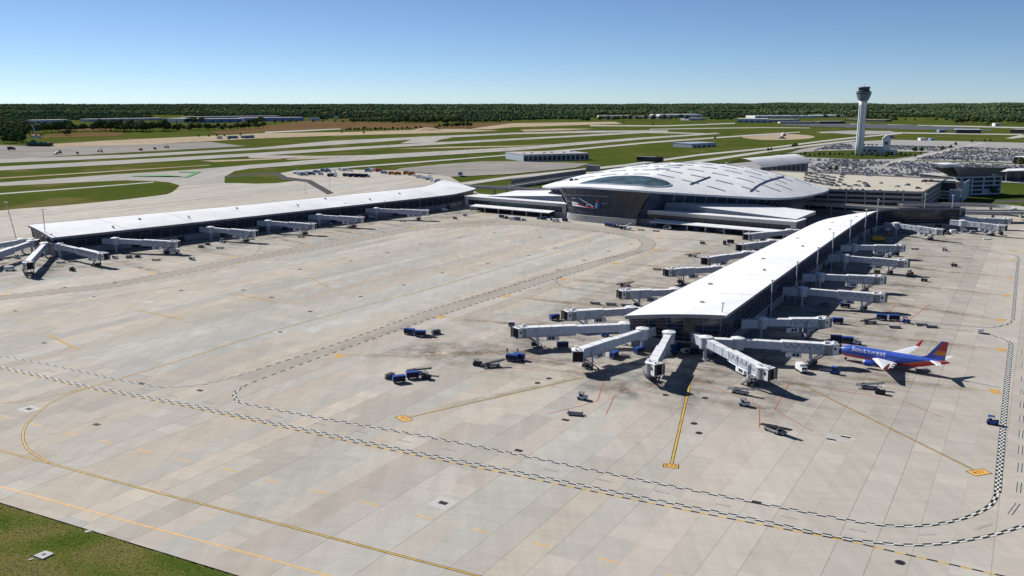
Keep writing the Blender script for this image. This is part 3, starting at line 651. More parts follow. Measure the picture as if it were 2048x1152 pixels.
m=MB(); m.loft([[(22.2,2.4,4.5),(32.2,2.4,zt[-1])],[(44,34,4.5),(50,30,zt[-1]+.2)]],GLASSB,closed=False); m.build('hall_side_wall',term)
m=MB(); m.loft([[(-36.2,7,4.5),(-50.2,14,zt[0])],[(-44,26,4.5),(-58,34,zt[0]-.6)]],CONC,closed=False); m.build('hall_side_wall',term)
# banner on the hall
def hall(u,h):
    i=u*(n-1); a=int(min(n-2,i)); f=i-a; hh=h*8; b=int(min(7,hh)); g=hh-b
    L=lambda p,q,t: tuple(x+(y-x)*t for x,y in zip(p,q))
    p=L(L(G[b][a],G[b][a+1],f),L(G[b+1][a],G[b+1][a+1],f),g); return (p[0],p[1]-.4,p[2])
def patch(m,poly,mat):
    # poly in banner units: x 0..1 (left to right), y 0..1 (bottom to top)
    vs=[hall(.30+.30*x,.30+.36*y) for x,y in poly]; m.add(vs,[tuple(range(len(vs)))],mat)
ban=thing('wall_banner','dark event banner on the terminal front with white wedge, red stripe and two pylons','banner',(*T_ORG,0),-T_ANG)
def bpart(name,pls):
    m=MB()
    for dz,(pl,mat) in enumerate(pls): patch(m,pl,mat)
    m.xf(lambda v:(v[0],v[1]-.35,v[2])); return m.build(name,ban)
m=MB()
for i in range(8):
    for j in range(4): patch(m,[(-.04+i*.135,-.04+j*.27),(-.04+(i+1)*.135,-.04+j*.27),(-.04+(i+1)*.135,-.04+(j+1)*.27),(-.04+i*.135,-.04+(j+1)*.27)],GLASS)
m.build('banner_sheet',ban)
bpart('white_wedge',[([(0,.12),(.3,.08),(.6,.03),(.3,.23),(0,.32)],WHITE),([(0,.36),(.03,.6),(.3,.43),(.3,.34)],WHITE)])
bpart('red_stripe',[([(.0,.33),(.3,.24),(.6,.03),(.9,.01),(.9,.06),(.5,.22),(.3,.335)],REDC)])
bpart('pylon',[([(.86,.02),(.97,.02),(.985,.58),(.90,.58)],PBLUE),([(.905,.585),(.98,.585),(.965,1.0),(.93,1.0)],REDC),([(.89,.02),(.91,.02),(.93,.58),(.91,.58)],LGREY)])
bpart('pylon',[([(.58,.18),(.66,.15),(.645,.45),(.60,.46)],BLUEP),([(.603,.465),(.642,.455),(.635,.72),(.618,.72)],REDC)])
bpart('plane_picture',[([(.34,.98),(.36,1.0),(.83,.20),(.80,.15)],WHITE),([(.42,.62),(.47,.70),(.54,.62),(.52,.48),(.45,.46)],DARK),([(.44,.60),(.47,.66),(.5,.6),(.47,.54)],YELLOW)])
bpart('sponsor_line',[([(.05,.92),(.2,.9),(.2,.96),(.05,.98)],LGREY),([(.23,.89),(.26,.89),(.245,.95)],LGREY)])
# glazed lens in the roof
def on_dome(x,y):
    z=40.0
    while z>15:
        q=TL(*P(x,y,z)); d=dome_z(*q)
        if d[1]<=1 and d[0]>=z: return q
        z-=.1
    return q
le=[on_dome(x,y) for x,y in [(1158,368.5),(1185,361),(1215,355.5),(1245,353),(1275,353),(1305,356),(1328,362),(1342,369),(1340,373.5),(1318,375),(1285,373.5),(1245,371),(1205,368.5)]]
le=catmull(le,6,True); cx=sum(p[0] for p in le)/len(le); cy=sum(p[1] for p in le)/len(le)
m=MB(); LR=[]
for r,dz in ((1.0,.1),(1.0,.55),(.96,.62),(.75,.75),(.5,.8),(.25,.85),(.02,.85)):
    LR.append([(cx+(p[0]-cx)*r,cy+(p[1]-cy)*r,dome_z(cx+(p[0]-cx)*r,cy+(p[1]-cy)*r)[0]+dz) for p in le])
m.loft(LR[:3],GREYBL); m.loft(LR[2:],LENS); m.build('glazed_lens',term)
# slot skylights
def slot(x0,y0,L,W):
    m=MB(); xs=[x0+L*i/5 for i in range(6)]; rings=[]
    for x in xs:
        zz=lambda y: dome_z(x,y)[0]
        rings.append([(x,y0,zz(y0)-.1),(x,y0,zz(y0)+.18),(x,y0+W,zz(y0+W)+.28),(x,y0+W,zz(y0+W)-.1)])
    m.loft(rings,SKYL,closed=False,caps=False); m.add([rings[-1][0],rings[-1][1],rings[-1][2],rings[-1][3]],[(0,1,2,3)],DARK); m.add(rings[0],[(3,2,1,0)],DARK); m.build('skylight',term)
lx0,lx1=min(p[0] for p in le),max(p[0] for p in le)
for r,y in enumerate((24,41,58,75,92,109,126,143,160,177)):
    x=-78+(r%2)*9
    while x<122:
        L=13 if (int(x*7)+r)%4 else 3.2
        ok=all(dome_z(a,y)[1]<.93 for a in (x,x+L)) and all(dome_z(a,y+1.8)[1]<.93 for a in (x,x+L))
        if ok and not (lx0-6<x+L and x<lx1+5 and y<min(52,max(p[1] for p in le)+4)): slot(x,y,L,1.45)
        x+=L+(6.5 if L>5 else 4.5)
for y in (62,84,106): slot(4,y,11,4.0)
for a,b in [((1380,370),(1420,355)),((1500,384),(1567,354))]:
    p,q=on_dome(*a),on_dome(*b); m=MB(); pts=[tuple(u+(v-u)*i/8 for u,v in zip(p,q)) for i in range(9)]
    m.tube([(x,y,dome_z(x,y)[0]+.3) for x,y in pts],.5,SKYL,4); m.build('roof_joint',term)
m=MB(); p=on_dome(1143,361.5)
for k in (0,2.2): m.box((p[0]+k*2,p[1],dome_z(*p)[0]+.8),(2.4,1.6,1.9),DARK)
m.build('roof_vent',term)
# lower glazed wings joining the terminal to the concourses
def wing(label,x0,x1,teal,xt,cx0,cx1,slope):
    w=thing('link_building',label,'link building',(*T_ORG,0),-T_ANG,'low wings beside the terminal hall')
    f=7.0; H=10.2
    m=MB()
    m.box(((x0+x1)/2,f+.45,1.9),(x1-x0,.9,3.8),CONCD); m.box(((x0+x1)/2,f+.45,9.1),(x1-x0,.9,2.2),CONC)
    for x in (x0+1.6,x1-1.6): m.box((x,f+.45,5.9),(3.2,.9,4.2),CONC)
    m.box(((x0+x1)/2,f+.2,4.0),(x1-x0-6.4,.6,.4),CONC)
    for x in (x0+.3,x1-.3): m.box((x,f+9.8,5.1),(.6,17.7,10.2),CONCD)
    m.build('wall',w)
    m=MB(); m.box(((x0+x1)/2,f+1.5,5.9),(x1-x0-6.4,.2,4.2),GLASS)
    m.build('window_band',w)
    if teal: m=MB(); m.box(((teal[0]+teal[1])/2,f+1.3,5.9),(teal[1]-teal[0],.2,4.1),TEAL); m.build('teal_glazing',w)
    m=MB(); x=x0+6
    while x<x1-4: m.box((x,f+1.15,5.9),(.16,.16,4.2),SOFFIT); x+=3.6
    for z in (4.6,6.9): m.box(((x0+x1)/2,f+1.15,z),(x1-x0-6.4,.12,.12),SOFFIT)
    m.build('mullions',w)
    m=MB(); m.box(((x0+x1)/2,f+9.6,10.35),(x1-x0+.6,20.2,.35),ROOF); m.build('roof',w)
    m=MB()
    for xa,za,xb,zb in (slope,):
        vs=[(xa,f+9,za),(xb,f+9,zb),(xb,f+48,zb+1.2),(xa,f+48,za+1.2)]; m.add(vs,[(0,1,2,3)],ROOF)
        m.add([(xa,f+9.2,10.5),(xb,f+9.2,10.5),(xb,f+9.1,zb-.05),(xa,f+9.1,za-.05)],[(0,1,2,3)],WALLSH)
        m.add([(xb,f+9.1,10),(xb,f+48,10),(xb,f+48,zb+1.1),(xb,f+9.1,zb-.1)],[(0,1,2,3)],CONC)
    m.build('upper_roof',w)
    m=MB(); c=(cx0+cx1)/2; L=cx1-cx0
    m.add([(cx0,f-.1,5.0),(cx1,f-.1,5.0),(cx1,f-9,4.1),(cx0,f-9,4.1)],[(0,1,2,3)],ROOF); m.add([(cx0,f-9,4.1),(cx1,f-9,4.1),(cx1,f-9,3.6),(cx0,f-9,3.6)],[(0,3,2,1)],LGREY)
    m.add([(cx0,f-.1,4.4),(cx1,f-.1,4.4),(cx1,f-9,3.6),(cx0,f-9,3.6)],[(0,3,2,1)],SOFFIT); m.build('canopy',w)
    x=cx0+1.5
    while x<cx1: m=MB(); m.box((x,f-8.4,1.85),(.6,.6,3.7),CONC); m.build('canopy_post',w); x+=13
    m=MB(); m.box((c,f-.1,2.0),(L-2,.3,3.9),DARK); m.build('dark_recess',w)  # flat dark panel along the base wall for the recess below the canopy
wing('low glazed wing between the left concourse and the terminal front, with a teal window strip',-134,-39,(-110,-72),0,-122,-48,(-118,10.7,-40,15.5))
wing('low glazed wing right of the terminal front, running behind the foreground concourse roof',9,131,None,0,34,150,(36,15.6,128,11.0))
m=MB()
# step-down roof block at the right wing end
# ------------------------------------------------------------------ barrel vaulted building behind the terminal
p=Vector(P(1555,353)); q=Vector(P(1622,345)); d=(q-p); L=d.length; a=math.atan2(d.y,d.x)
v=thing('vaulted_hall','white barrel vaulted hall with a dark open side behind the terminal dome','hall',(p.x,p.y,0),a)
W=46; m=MB(); rings=[]
for i in range(15):
    t=i/14; ring=[]
    for x in (-40,0,L*.4,L*.8,L): ring.append((x,W*t-2,11+10*math.sin(math.pi*(t*.86+.05))))
    rings.append(ring)
m.loft(rings,ROOF,closed=False); m.build('roof',v,smooth=True)
m=MB(); m.box((L/2-20,2,5.5),(L+30,.4,11),GLASS); m.box((L/2-20,.2,11.6),(L+42,1.2,.8),LGREY); m.box((L-3,W/2,6),(.5,W-6,12),GLASS); m.build('glass_side',v)
for i in range(9): m=MB(); m.cyl((-26+i*11.5,.5,0),.5,11.6,LGREY,8); m.build('column',v)
# ------------------------------------------------------------------ control tower
tx,ty=P(1718,310)
t=thing('control_tower','tall white control tower with flared dark glass head','control tower',(tx,ty,0))
m=MB(); m.lathe([(6.2,0),(5.9,20),(5.6,50),(5.7,76),(6.6,84.5)],WHITE,18); m.build('shaft',t,smooth=True)
m=MB()
for k in range(6):
    an=k*math.pi/3+.3; m.tube([(6.1*math.cos(an),6.1*math.sin(an),2),(5.75*math.cos(an),5.75*math.sin(an),50),(5.8*math.cos(an),5.8*math.sin(an),78)],.45,LGREY,5)
m.build('rib',t)
m=MB(); m.lathe([(7.0,84.2),(8.6,86.5),(10.4,92),(11.4,96.5)],GLASSB,18); m.build('head',t)
m=MB()
for z,r in ((86.5,8.75),(89.5,9.8),(92.5,10.7),(96.4,11.5)): m.cyl((0,0,z-.4),r+.15,.8,GREYBL,18)
m.build('head_ring',t)
m=MB(); m.cyl((0,0,96.6),11.8,1.1,DARK,18); m.tube([(11.6*math.cos(2*math.pi*i/18),11.6*math.sin(2*math.pi*i/18),99) for i in range(19)],.15,GREY,4); m.build('balcony',t)
m=MB(); m.lathe([(9.2,97.7),(8.0,100.5),(8.8,104.2)],GLASS,14); m.build('cab',t)
m=MB(); m.lathe([(9.4,104.2),(8.9,105.2),(4,105.6)],GREY,14); m.lathe([(.2,105.5),(.1,111)],GREY,6); m.lathe([(.15,105.5),(.08,109)],GREY,6,(2,1,0)); m.build('cab_roof',t)
b=thing('tower_base_building','pale blue-white low building at the foot of the control tower','building',(*P(1752,309),0),-rad(20))
m=MB(); m.box((-8,9,6.5),(34,20,13),WALLBL); m.box((20,9,4),(22,18,8),WALLW); m.build('wall',b)
m=MB(); m.box((-8,9,13.2),(35,21,.5),WHITE); m.box((20,9,8.2),(23,19,.5),WHITE); m.build('roof',b)
m=MB(); m.box((14,6,13),(12,12,26),WHITE); m.add([(8,0,26),(20,0,26),(14,0,31)],[(0,1,2)],WHITE); m.add([(8,12,26),(14,12,31),(14,0,31),(8,0,26)],[(0,1,2,3)],WHITE); m.add([(20,12,26),(20,0,26),(14,0,31),(14,12,31)],[(0,1,2,3)],WHITE); m.build('stair_block',b)
for x in (-18,-10,-2): m=MB(); m.box((x,-1.1,6),(4,.3,3),GLASS); m.build('window',b)
m=MB(); m.box((14,-.2,18),(4,.4,5),GLASS); m.build('window',b)
m=MB(); m.box((20,-.2,2.5),(10,.4,5),DARK); m.build('door',b)
for k in range(4): m=MB(); m.box((-18+k*6,12,14.6),(3,3,2.4),DARK); m.build('roof_unit',b)
# ------------------------------------------------------------------ parking garage
def garage(name,label,poly,n,h,open_h=1.35):
    g=thing(name,label,'garage',(poly[0][0],poly[0][1],0))
    pl=[(x-poly[0][0],y-poly[0][1]) for x,y in poly]
    if area(pl)<0: pl=pl[::-1]
    inn=offs(pl,1.6,True); st=h/n
    for k in range(1,n+1):
        m=MB(); z=k*st; m.prism(pl,z-.55,z,CONC,DECKC); e=offs(pl,.35,True)
        up=[(*p,z+(1.05 if k<n else 1.15)) for p in pl]; lo=[(*p,z-.75) for p in pl]; ui=[(*p,z+(1.05 if k<n else 1.15)) for p in e]; li=[(*p,z+.01) for p in e]
        m.loft([lo,up],CONC); m.loft([up,ui],CONC); m.loft([ui,li],CONC); m.build('deck',g)
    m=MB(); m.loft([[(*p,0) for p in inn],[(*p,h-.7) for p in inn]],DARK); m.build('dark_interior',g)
    m=MB()
    for a,b2 in zip(pl,pl[1:]+pl[:1]):
        L=math.dist(a,b2); k=max(1,int(L/13))
        for i in range(k+1):
            f=i/k; m.box((a[0]+(b2[0]-a[0])*f,a[1]+(b2[1]-a[1])*f,(h-.9)/2),(.9,.9,h-.9),CONC,rz=math.atan2(b2[1]-a[1],b2[0]-a[0]))
    m.build('columns',g); return g
fr=Vector(P(1846,383,16.2)); br=Vector(P(1893,356,16.2)); bl=Vector(P(1600,341,16.2)); fd=(Vector(P(1656,377.5,16.2))-fr).normalized()
GP4=[tuple(fr+fd*165),tuple(fr),tuple(br),tuple(bl+fd*30)]
gar=garage('parking_garage','wide parking garage with a sunlit open top deck full of parked cars',GP4,4,15.0)
m=MB()
for i,(x,y) in enumerate([(1700,352),(1760,356),(1820,360),(1700,366),(1760,370),(1820,374)]):
    c=P(x,y,15); 
m=MB(); c0=P(1700,395,6); 
ws=[Vector(P(1652,378,14)),Vector(P(1830,412,3.2)),Vector(P(1830,413.5,0)),Vector(P(1655,404,0))]
o2=GP4[0]
# sloping entry ramp wall in front of the garage
rw=thing('ramp_wall','brown grey sloping ramp wall in front of the garage','ramp wall',(*P(1660,398),0))
a=Vector(P(1655,399)); b_=Vector(P(1822,413)); m=MB(); dd=b_-a
nrm=Vector((-dd.y,dd.x)).normalized()
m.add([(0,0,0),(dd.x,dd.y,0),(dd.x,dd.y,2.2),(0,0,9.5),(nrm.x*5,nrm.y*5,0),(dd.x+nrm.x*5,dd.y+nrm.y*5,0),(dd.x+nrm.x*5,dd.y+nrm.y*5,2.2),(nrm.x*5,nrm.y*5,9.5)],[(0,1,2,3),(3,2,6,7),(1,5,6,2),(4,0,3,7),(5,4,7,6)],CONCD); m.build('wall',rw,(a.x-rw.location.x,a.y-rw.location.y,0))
m=MB(); m.tube([(0,0,9.9),(dd.x,dd.y,2.6)],.25,LGREY,4); m.build('coping',rw,(a.x-rw.location.x,a.y-rw.location.y,0))
# spiral ramp block
sx,sy=P(1878,398); sp=thing('spiral_ramp','stepped spiral car ramp in shade at the right corner of the garage','ramp',(sx,sy,0),-rad(33))
for k in range(6):
    m=MB(); z=2.6*k+1.8; m.box((2*math.sin(k*1.1),8+k*1.5,z),(34-k*1.6,40-k*2.5,.9),CONC,rz=.05*k); m.box((2*math.sin(k*1.1),8+k*1.5-(20-k*1.25),z+.5),(34-k*1.6,.5,1.4),CONC,rz=.05*k); m.build('ramp_deck',sp)
m=MB(); m.box((0,9,7.5),(26,30,15),DARK); m.build('shadow_core',sp)  # near-black block stands in for the shadow between the ramp decks
m=MB(); m.box((19.5,8,8),(.6,44,16),GREYBL); m.box((14,-14,5),(9,2,10),GREYBL); m.build('side_wall',sp)
# second garage with framed openings
g0=Vector(P(1908,391)); g1=Vector(P(1999,388)); gd=(g1-g0); Lg=gd.length; ga=math.atan2(gd.y,gd.x)
g2=thing('parking_garage','smaller four storey garage block with framed dark openings facing the camera','garage',(g0.x,g0.y,0),ga)
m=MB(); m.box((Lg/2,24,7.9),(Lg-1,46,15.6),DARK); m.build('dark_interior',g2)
m=MB()
for k in range(5): m.box((Lg/2,.4,.5+k*3.9),(Lg,.8,1.25),LGREY)
for x in (0,.13,.37,.62,.85,1): m.box((x*Lg,.3,8.0),(1.5,1.0,16.0),LGREY)
m.box((.75*Lg,.5,2.6),(.26*Lg,.6,4.5),LGREY); m.build('facade_frame',g2)
m=MB()
for k in range(5): m.box((Lg-.3,24,.5+k*3.9),(.8,46,1.25),LGREY)
for y in (0,12,24,36,47): m.box((Lg-.2,y,8),(1.0,1.2,16),LGREY)
m.build('side_frame',g2)
m=MB(); m.box((Lg/2,24,16.2),(Lg+.4,47.5,.4),CONC); m.build('top_deck',g2)
m=MB()
cv=[(-9,17,7),(0,19,12),(Lg*.3,20.5,14),(Lg*.65,20.5,14),(Lg*.95,19,12),(Lg+8,17,7)]
bt=[(.18*Lg,16.4),(.24*Lg,16.4),(.38*Lg,16.4),(.6*Lg,16.4),(.75*Lg,16.4),(.85*Lg,16.4)]
tp=[(-6,26),(.15*Lg,25.6),(.4*Lg,25.2),(.65*Lg,24.8),(.9*Lg,24.6),(Lg+6,24.4)]
m.loft([[(x,6,z) for x,z in bt],[(x,-3,z) for x,z in tp]],CONCD,closed=False); m.loft([[(x,-3,z+.1) for x,z in tp],[(x,26,z-2) for x,z in tp]],ROOF,closed=False); m.loft([[(x,26,z-2.1) for x,z in tp],[(x,20,16.4) for x,z in bt]],CONCD,closed=False); m.build('flared_canopy',g2)
m=MB(); m.box((0,14,27.8),(16,16,.4),ROOF); m.add([(-10,10,24.5),(14,10,24.5),(14,10,28.6),(-10,10,26)],[(0,1,2,3)],WHITE); m.build('canopy_fin',g2)
c=P(2042,362); cnp=thing('entrance_canopy','white flat canopy with dark shade under it right of the framed garage','canopy',(c[0],c[1],0),ga)
m=MB(); m.box((16,10,11),(76,24,.9),ROOF); m.build('roof',cnp)
for x in (-18,-2,14,30,46):
    m=MB(); m.cyl((x,2,0),.5,10.6,GREY,8); m.build('column',cnp)
m=MB(); m.box((14,16,4.5),(66,4,9),GLASS); m.build('back_wall',cnp)
# ------------------------------------------------------------------ elevated roads
def viaduct(name,label,pxs,w,z,th=1.1,cols=True,smooth=True):
    pts=[P(x,y,z) for x,y in pxs]; pts=resample(catmull(pts,8),4.0); o=pts[0]
    pts=[(x-o[0],y-o[1]) for x,y in pts]
    v=thing(name,label,'elevated road',(o[0],o[1],0),0,'elevated roads at the terminal')
    m=MB(); a=offs(pts,w/2); b=offs(pts,-w/2)
    m.loft([[(*p,z-th) for p in b],[(*p,z) for p in b],[(*p,z) for p in a],[(*p,z-th) for p in a],[(*p,z-th) for p in b]],ROADC,closed=False); m.build('deck',v)
    for sd in (a,b):
        m=MB(); q=offs(pts,(w/2+.02) if sd is a else -(w/2+.02)); q2=offs(pts,(w/2-.35) if sd is a else -(w/2-.35))
        m.loft([[(*p,z-th) for p in q],[(*p,z+1.0) for p in q],[(*p,z+1.0) for p in q2],[(*p,z) for p in q2]],CONC,closed=False); m.build('parapet',v)
    if cols:
        for i in range(3,len(pts)-2,7):
            m=MB(); m.box((pts[i][0],pts[i][1],(z-th)/2),(1.4,1.4,z-th),CONC); m.build('pier',v)
    return v
viaduct('elevated_road','lower elevated road passing close behind the foreground concourse end',[(1560,402),(1650,408),(1740,414),(1840,420),(1940,423.5),(2060,424)],12,7.0)
viaduct('elevated_road','curved elevated road ramp in front of the garages',[(1800,409),(1860,408.5),(1920,409),(1985,411),(2030,415),(2044,419),(2030,423)],9,6.5)
viaduct('elevated_road','elevated approach road left of the terminal dome',[(915,371),(960,373.5),(1010,376),(1060,378.5),(1110,382)],11,7.0)
viaduct('elevated_road','raised road curving away behind the left side of the dome',[(1000,376),(1060,366.5),(1120,357.5),(1200,349)],9,5.0)
a=Vector(P(1024,373)); b_=Vector(P(1172,351)); d=b_-a
w=thing('retaining_wall','blue grey retaining wall left of the terminal dome','wall',(a.x,a.y,0),math.atan2(d.y,d.x))
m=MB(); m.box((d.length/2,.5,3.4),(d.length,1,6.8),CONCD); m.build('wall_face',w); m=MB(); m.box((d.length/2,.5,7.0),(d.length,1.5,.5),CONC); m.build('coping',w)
for k,(x,y) in enumerate([(1300,322.5),(1186,341)]):
    c=P(x,y); w=thing('roadside_shelter',['dark slab like shelter with an upturned white end above the dome roof','low grey shelter on the road behind the left dome edge'][k],'shelter',(c[0],c[1],0),-rad(30))
    L=38 if k==0 else 16
    m=MB(); m.box((0,0,3),(L,7,6),DARK if k==0 else GREY); m.build('wall',w); m=MB(); m.box((0,0,6.3),(L+2,9,.6),GREY); m.build('roof',w)
    if k==0: m=MB(); m.add([(L/2-10,-4.5,6.7),(L/2+3,-4.5,9.6),(L/2+3,4.5,9.6),(L/2-10,4.5,6.7)],[(0,1,2,3)],WHITE); m.build('upturned_end',w)
# ------------------------------------------------------------------ jet bridges
def bridge(label, rot, cab, loops=True, turn=0.0, zr=8.0, zc=7.2, stairs=1, white=False, head=1):
    p=Vector(P(*rot,zr)); q=Vector(P(*cab,zc)); d=q-p; L=d.length; a=math.atan2(d.y,d.x)
    g=thing('jet_bridge',label,'jet bridge',(p.x,p.y,0),a,'jet bridges along the concourses')
    f0,f1=4.9,4.2; fl=lambda x:f0+(f1-f0)*x/L
    m=MB(); m.cyl((0,0,4.3),2.1,3.6,LGREY,16); m.lathe([(2.35,7.85),(2.3,8.15),(.3,8.6)],WHITE,16)
    m.build('rotunda',g)
    m=MB(); m.cyl((0,0,0),.62,4.3,GREYBL,10); m.cyl((0,0,0),1.3,.35,CONC,10); m.build('rotunda_column',g)
    m=MB(); m.box((-4.6,0,6.0),(6.5,2.4,3.0),LGREY); m.box((-4.6,0,7.55),(6.5,2.7,.14),WHITE); m.build('walkway',g)
    def tunnel(name,x0,x1,w,h,up,mat):
        m=MB(); z0,z1=fl(x0)+up,fl(x1)+up
        ring=lambda x,z,ww,zb,zt:[(x,-ww/2,z+zb),(x,ww/2,z+zb),(x,ww/2,z+zt),(x,-ww/2,z+zt)]
        m.loft([ring(x0,z0,w,0,h),ring(x1,z1,w,0,h)],mat,True,True)
        m.loft([ring(x0,z0,w+.16,h+.01,h+.13),ring(x1,z1,w+.16,h+.01,h+.13)],WHITE,True,True)
        k=max(1,int((x1-x0)/4.3))
        for i in range(k+1):
            x=x0+(x1-x0)*i/k; x=min(max(x,x0+.14),x1-.14); z=fl(x)+up
            m.loft([ring(x-.09,z,w+.2,-.12,h+.16),ring(x+.09,z,w+.2,-.12,h+.16)],WHITE if i in(0,k) else GREYBL,True,True)
        m.build(name,g)
    xm=L*.47
    tunnel('inner_tunnel',1.7,xm+1.5,2.15,2.55,.2,LGREY); tunnel('outer_tunnel',xm,L-2.2,2.7,3.05,0,LGREY)
    # underside beams
    m=MB()
    for s in (-1,1): m.tube([(xm,s*1.1,fl(xm)-.25),(L-3,s*1.1,fl(L)-.25)],.2,GREYBL,4)
    m.build('floor_beam',g)
    if loops:
        for s in (-1,1):
            m=MB(); k=max(3,int((L-2.5-xm)/2.6)); pts=[]
            for i in range(k):
                for j in range(10):
                    t=j/10; x=xm+.5+(L-3.4-xm)*(i+t)/k; pts.append((x,s*1.52,fl(x)+2.75-1.5*math.sin(math.pi*t)))
            m.tube(pts,.065,DARK,4); m.build('cable_loops',g)
    # cab
    ct=turn; cx=L-.9; zf=fl(L)
    m=MB(); m.cyl((cx,0,zf-.1),1.95,3.1,CURTG,18); m.build('curtain_drum',g)
    m=MB(); m.lathe([(2.15,zf+2.95),(2.15,zf+3.2),(.4,zf+3.45)],WHITE,16,(cx,0,0)); m.lathe([(2.1,zf-.45),(2.1,zf-.1)],GREY,16,(cx,0,0))
    m.build('cab_roof',g)
    ca,sa=math.cos(ct),math.sin(ct); tr=lambda x,y,z:(cx+x*ca-y*sa,x*sa+y*ca,z)
    m=MB()
    for s in (-1,1): m.add([tr(.6,s*1.55,zf-.1),tr(3.0,s*1.75,zf-.3),tr(3.0,s*1.75,zf+3.1),tr(.6,s*1.55,zf+3.1),tr(.6,s*1.4,zf-.1),tr(3.0,s*1.6,zf-.3),tr(3.0,s*1.6,zf+3.1),tr(.6,s*1.4,zf+3.1)],[(0,1,2,3),(7,6,5,4),(1,5,6,2),(3,2,6,7),(0,4,5,1)],WHITE)
    m.add([tr(.4,-1.75,zf+3.1),tr(3.1,-1.8,zf+3.1),tr(3.1,1.8,zf+3.1),tr(.4,1.75,zf+3.1),tr(.4,-1.75,zf+3.35),tr(3.1,-1.8,zf+3.3),tr(3.1,1.8,zf+3.3),tr(.4,1.75,zf+3.35)],[(4,5,6,7),(0,3,2,1),(0,1,5,4),(1,2,6,5),(2,3,7,6),(3,0,4,7)],WHITE)
    m.add([tr(.3,-1.6,zf-.4),tr(3.0,-1.7,zf-.4),tr(3.0,1.7,zf-.4),tr(.3,1.6,zf-.4),tr(.3,-1.6,zf-.1),tr(3.0,-1.7,zf-.1),tr(3.0,1.7,zf-.1),tr(.3,1.6,zf-.1)],[(4,5,6,7),(0,3,2,1),(0,1,5,4),(1,2,6,5),(2,3,7,6),(3,0,4,7)],GREY)
    m.build('cab',g)
    m=MB()
    for s in (-1,1): m.add([tr(1.5,s*1.72,zf+1.3),tr(2.2,s*1.76,zf+1.3),tr(2.2,s*1.76,zf+2.2),tr(1.5,s*1.72,zf+2.2)],[(0,1,2,3)],GLASS)
    m.build('cab_window',g)
    m=MB()
    for i in range(3):
        x=2.9+i*.35
        m.add([tr(x,-1.7,zf-.2),tr(x,-1.7,zf+3.15),tr(x,1.7,zf+3.15),tr(x,1.7,zf-.2),tr(x+.3,-1.72,zf-.2),tr(x+.3,-1.72,zf+3.2),tr(x+.3,1.72,zf+3.2),tr(x+.3,1.72,zf-.2)],[(0,1,5,4),(1,2,6,5),(2,3,7,6)],BLACK)
    m.add([tr(2.8,-1.5,zf-.1),tr(2.8,1.5,zf-.1),tr(2.8,1.5,zf+3.0),tr(2.8,-1.5,zf+3.0)],[(0,1,2,3)],BLACK); m.build('bellows',g)
    m=MB()
    for dx,dy,s in ((.3,.4,.5),(-.9,-.5,.7),(1.8,.6,.45),(1.9,-.7,.6)):
        t=tr(dx,dy,zf+3.4+s/2); m.box(t,(s*1.6,s,s*.8),WHITE,rz=ct)
    m.build('cab_roof_unit',g)
    # lift column and wheel bogie
    xl=L-6.2; m=MB()
    for s in (-1,1): m.box((xl,s*1.75,3.6),(.5,.4,6.2),LGREY)
    m.box((xl,0,1.15),(.7,3.9,.6),GREY); m.box((xl,0,6.75 if False else fl(xl)-.35),(.5,3.6,.4),GREY)
    lc=m.build('lift_column',g)
    for s in (-1,1):
        m=MB()
        for k in (-.35,.35): m.cyl((xl-.02,s*1.1+k-.17,.55),.55,.34,BLACK,12,axis='y')
        w=m.build('wheel',g)
    m=MB(); m.box((xl+1.4,0,1.1),(1.6,1.8,1.1),DARK); m.tube([(xl,1,1.2),(xl+3.5,.6,zf-.4)],.14,GREY,4); m.tube([(xl,-1,1.2),(xl+3.5,-.6,zf-.4)],.14,GREY,4); m.build('drive_unit',g)
    # air unit under the tunnel
    xs=L-11.5
    m=MB(); m.box((xs,-.2,fl(xs)-1.15),(4.6,2.0,1.7),WHITE); m.build('air_unit',g)
    m=MB()
    for s in (-1,1):
        for k in (-.1,1.1): m.box((xs+k,-.2+s*1.02,fl(xs)-1.1),(.95,.06,.95),DARK)
    m.build('air_unit_grille',g)
    # service stairs
    sd=stairs
    m=MB(); x0,x1=L-2.4,L-8.0
    m.add([(x0,sd*2.1,zf-.1),(x0,sd*2.95,zf-.1),(x1,sd*2.95,.15),(x1,sd*2.1,.15),(x0,sd*2.1,zf-.4),(x0,sd*2.95,zf-.4),(x1,sd*2.95,-.0),(x1,sd*2.1,-.0)],[(0,1,2,3),(7,6,5,4),(0,3,7,4),(1,5,6,2)],GREY)
    m.box((x0+.5,sd*2.3,zf-.2),(1.3,1.4,.15),GREY)
    for y in (2.1,2.95):
        m.tube([(x0,sd*y,zf+1.0),(x1,sd*y,1.2)],.06,WHITE,4)
        for i in range(4): t=i/3; m.tube([(x0+(x1-x0)*t,sd*y,(zf-.1)*(1-t)+.15*t),(x0+(x1-x0)*t,sd*y,(zf+1)*(1-t)+1.2*t)],.05,WHITE,4)
    m.build('stairs',g)
    return g
CURTG=paint('grey_cab_curtain',(.27,.27,.28),.7,var=.12,scale=2)
bridge('jet bridge reaching left from the near left corner of the foreground concourse',(1250,646),(1040,655),False,turn=.5,stairs=-1)
bridge('jet bridge sloping down-left from the near concourse end with its black bellows facing the camera',(1285,657),(1152,700),False,turn=.75,stairs=1)
bridge('jet bridge pointing straight at the camera from the middle of the near concourse end',(1338,664),(1303,728),False,turn=.9,stairs=-1,zr=8,zc=7)
bridge('jet bridge with looped cables slanting down-right from the near concourse end',(1412,674),(1530,736),True,turn=.35,stairs=-1)
bridge('jet bridge docked to the nose of the blue aircraft',(1476,676),(1662,688),True,turn=.15,stairs=-1)
bridge('jet bridge in shade just behind the one docked to the blue aircraft',(1523,636),(1645,637),True,turn=.2,stairs=-1)
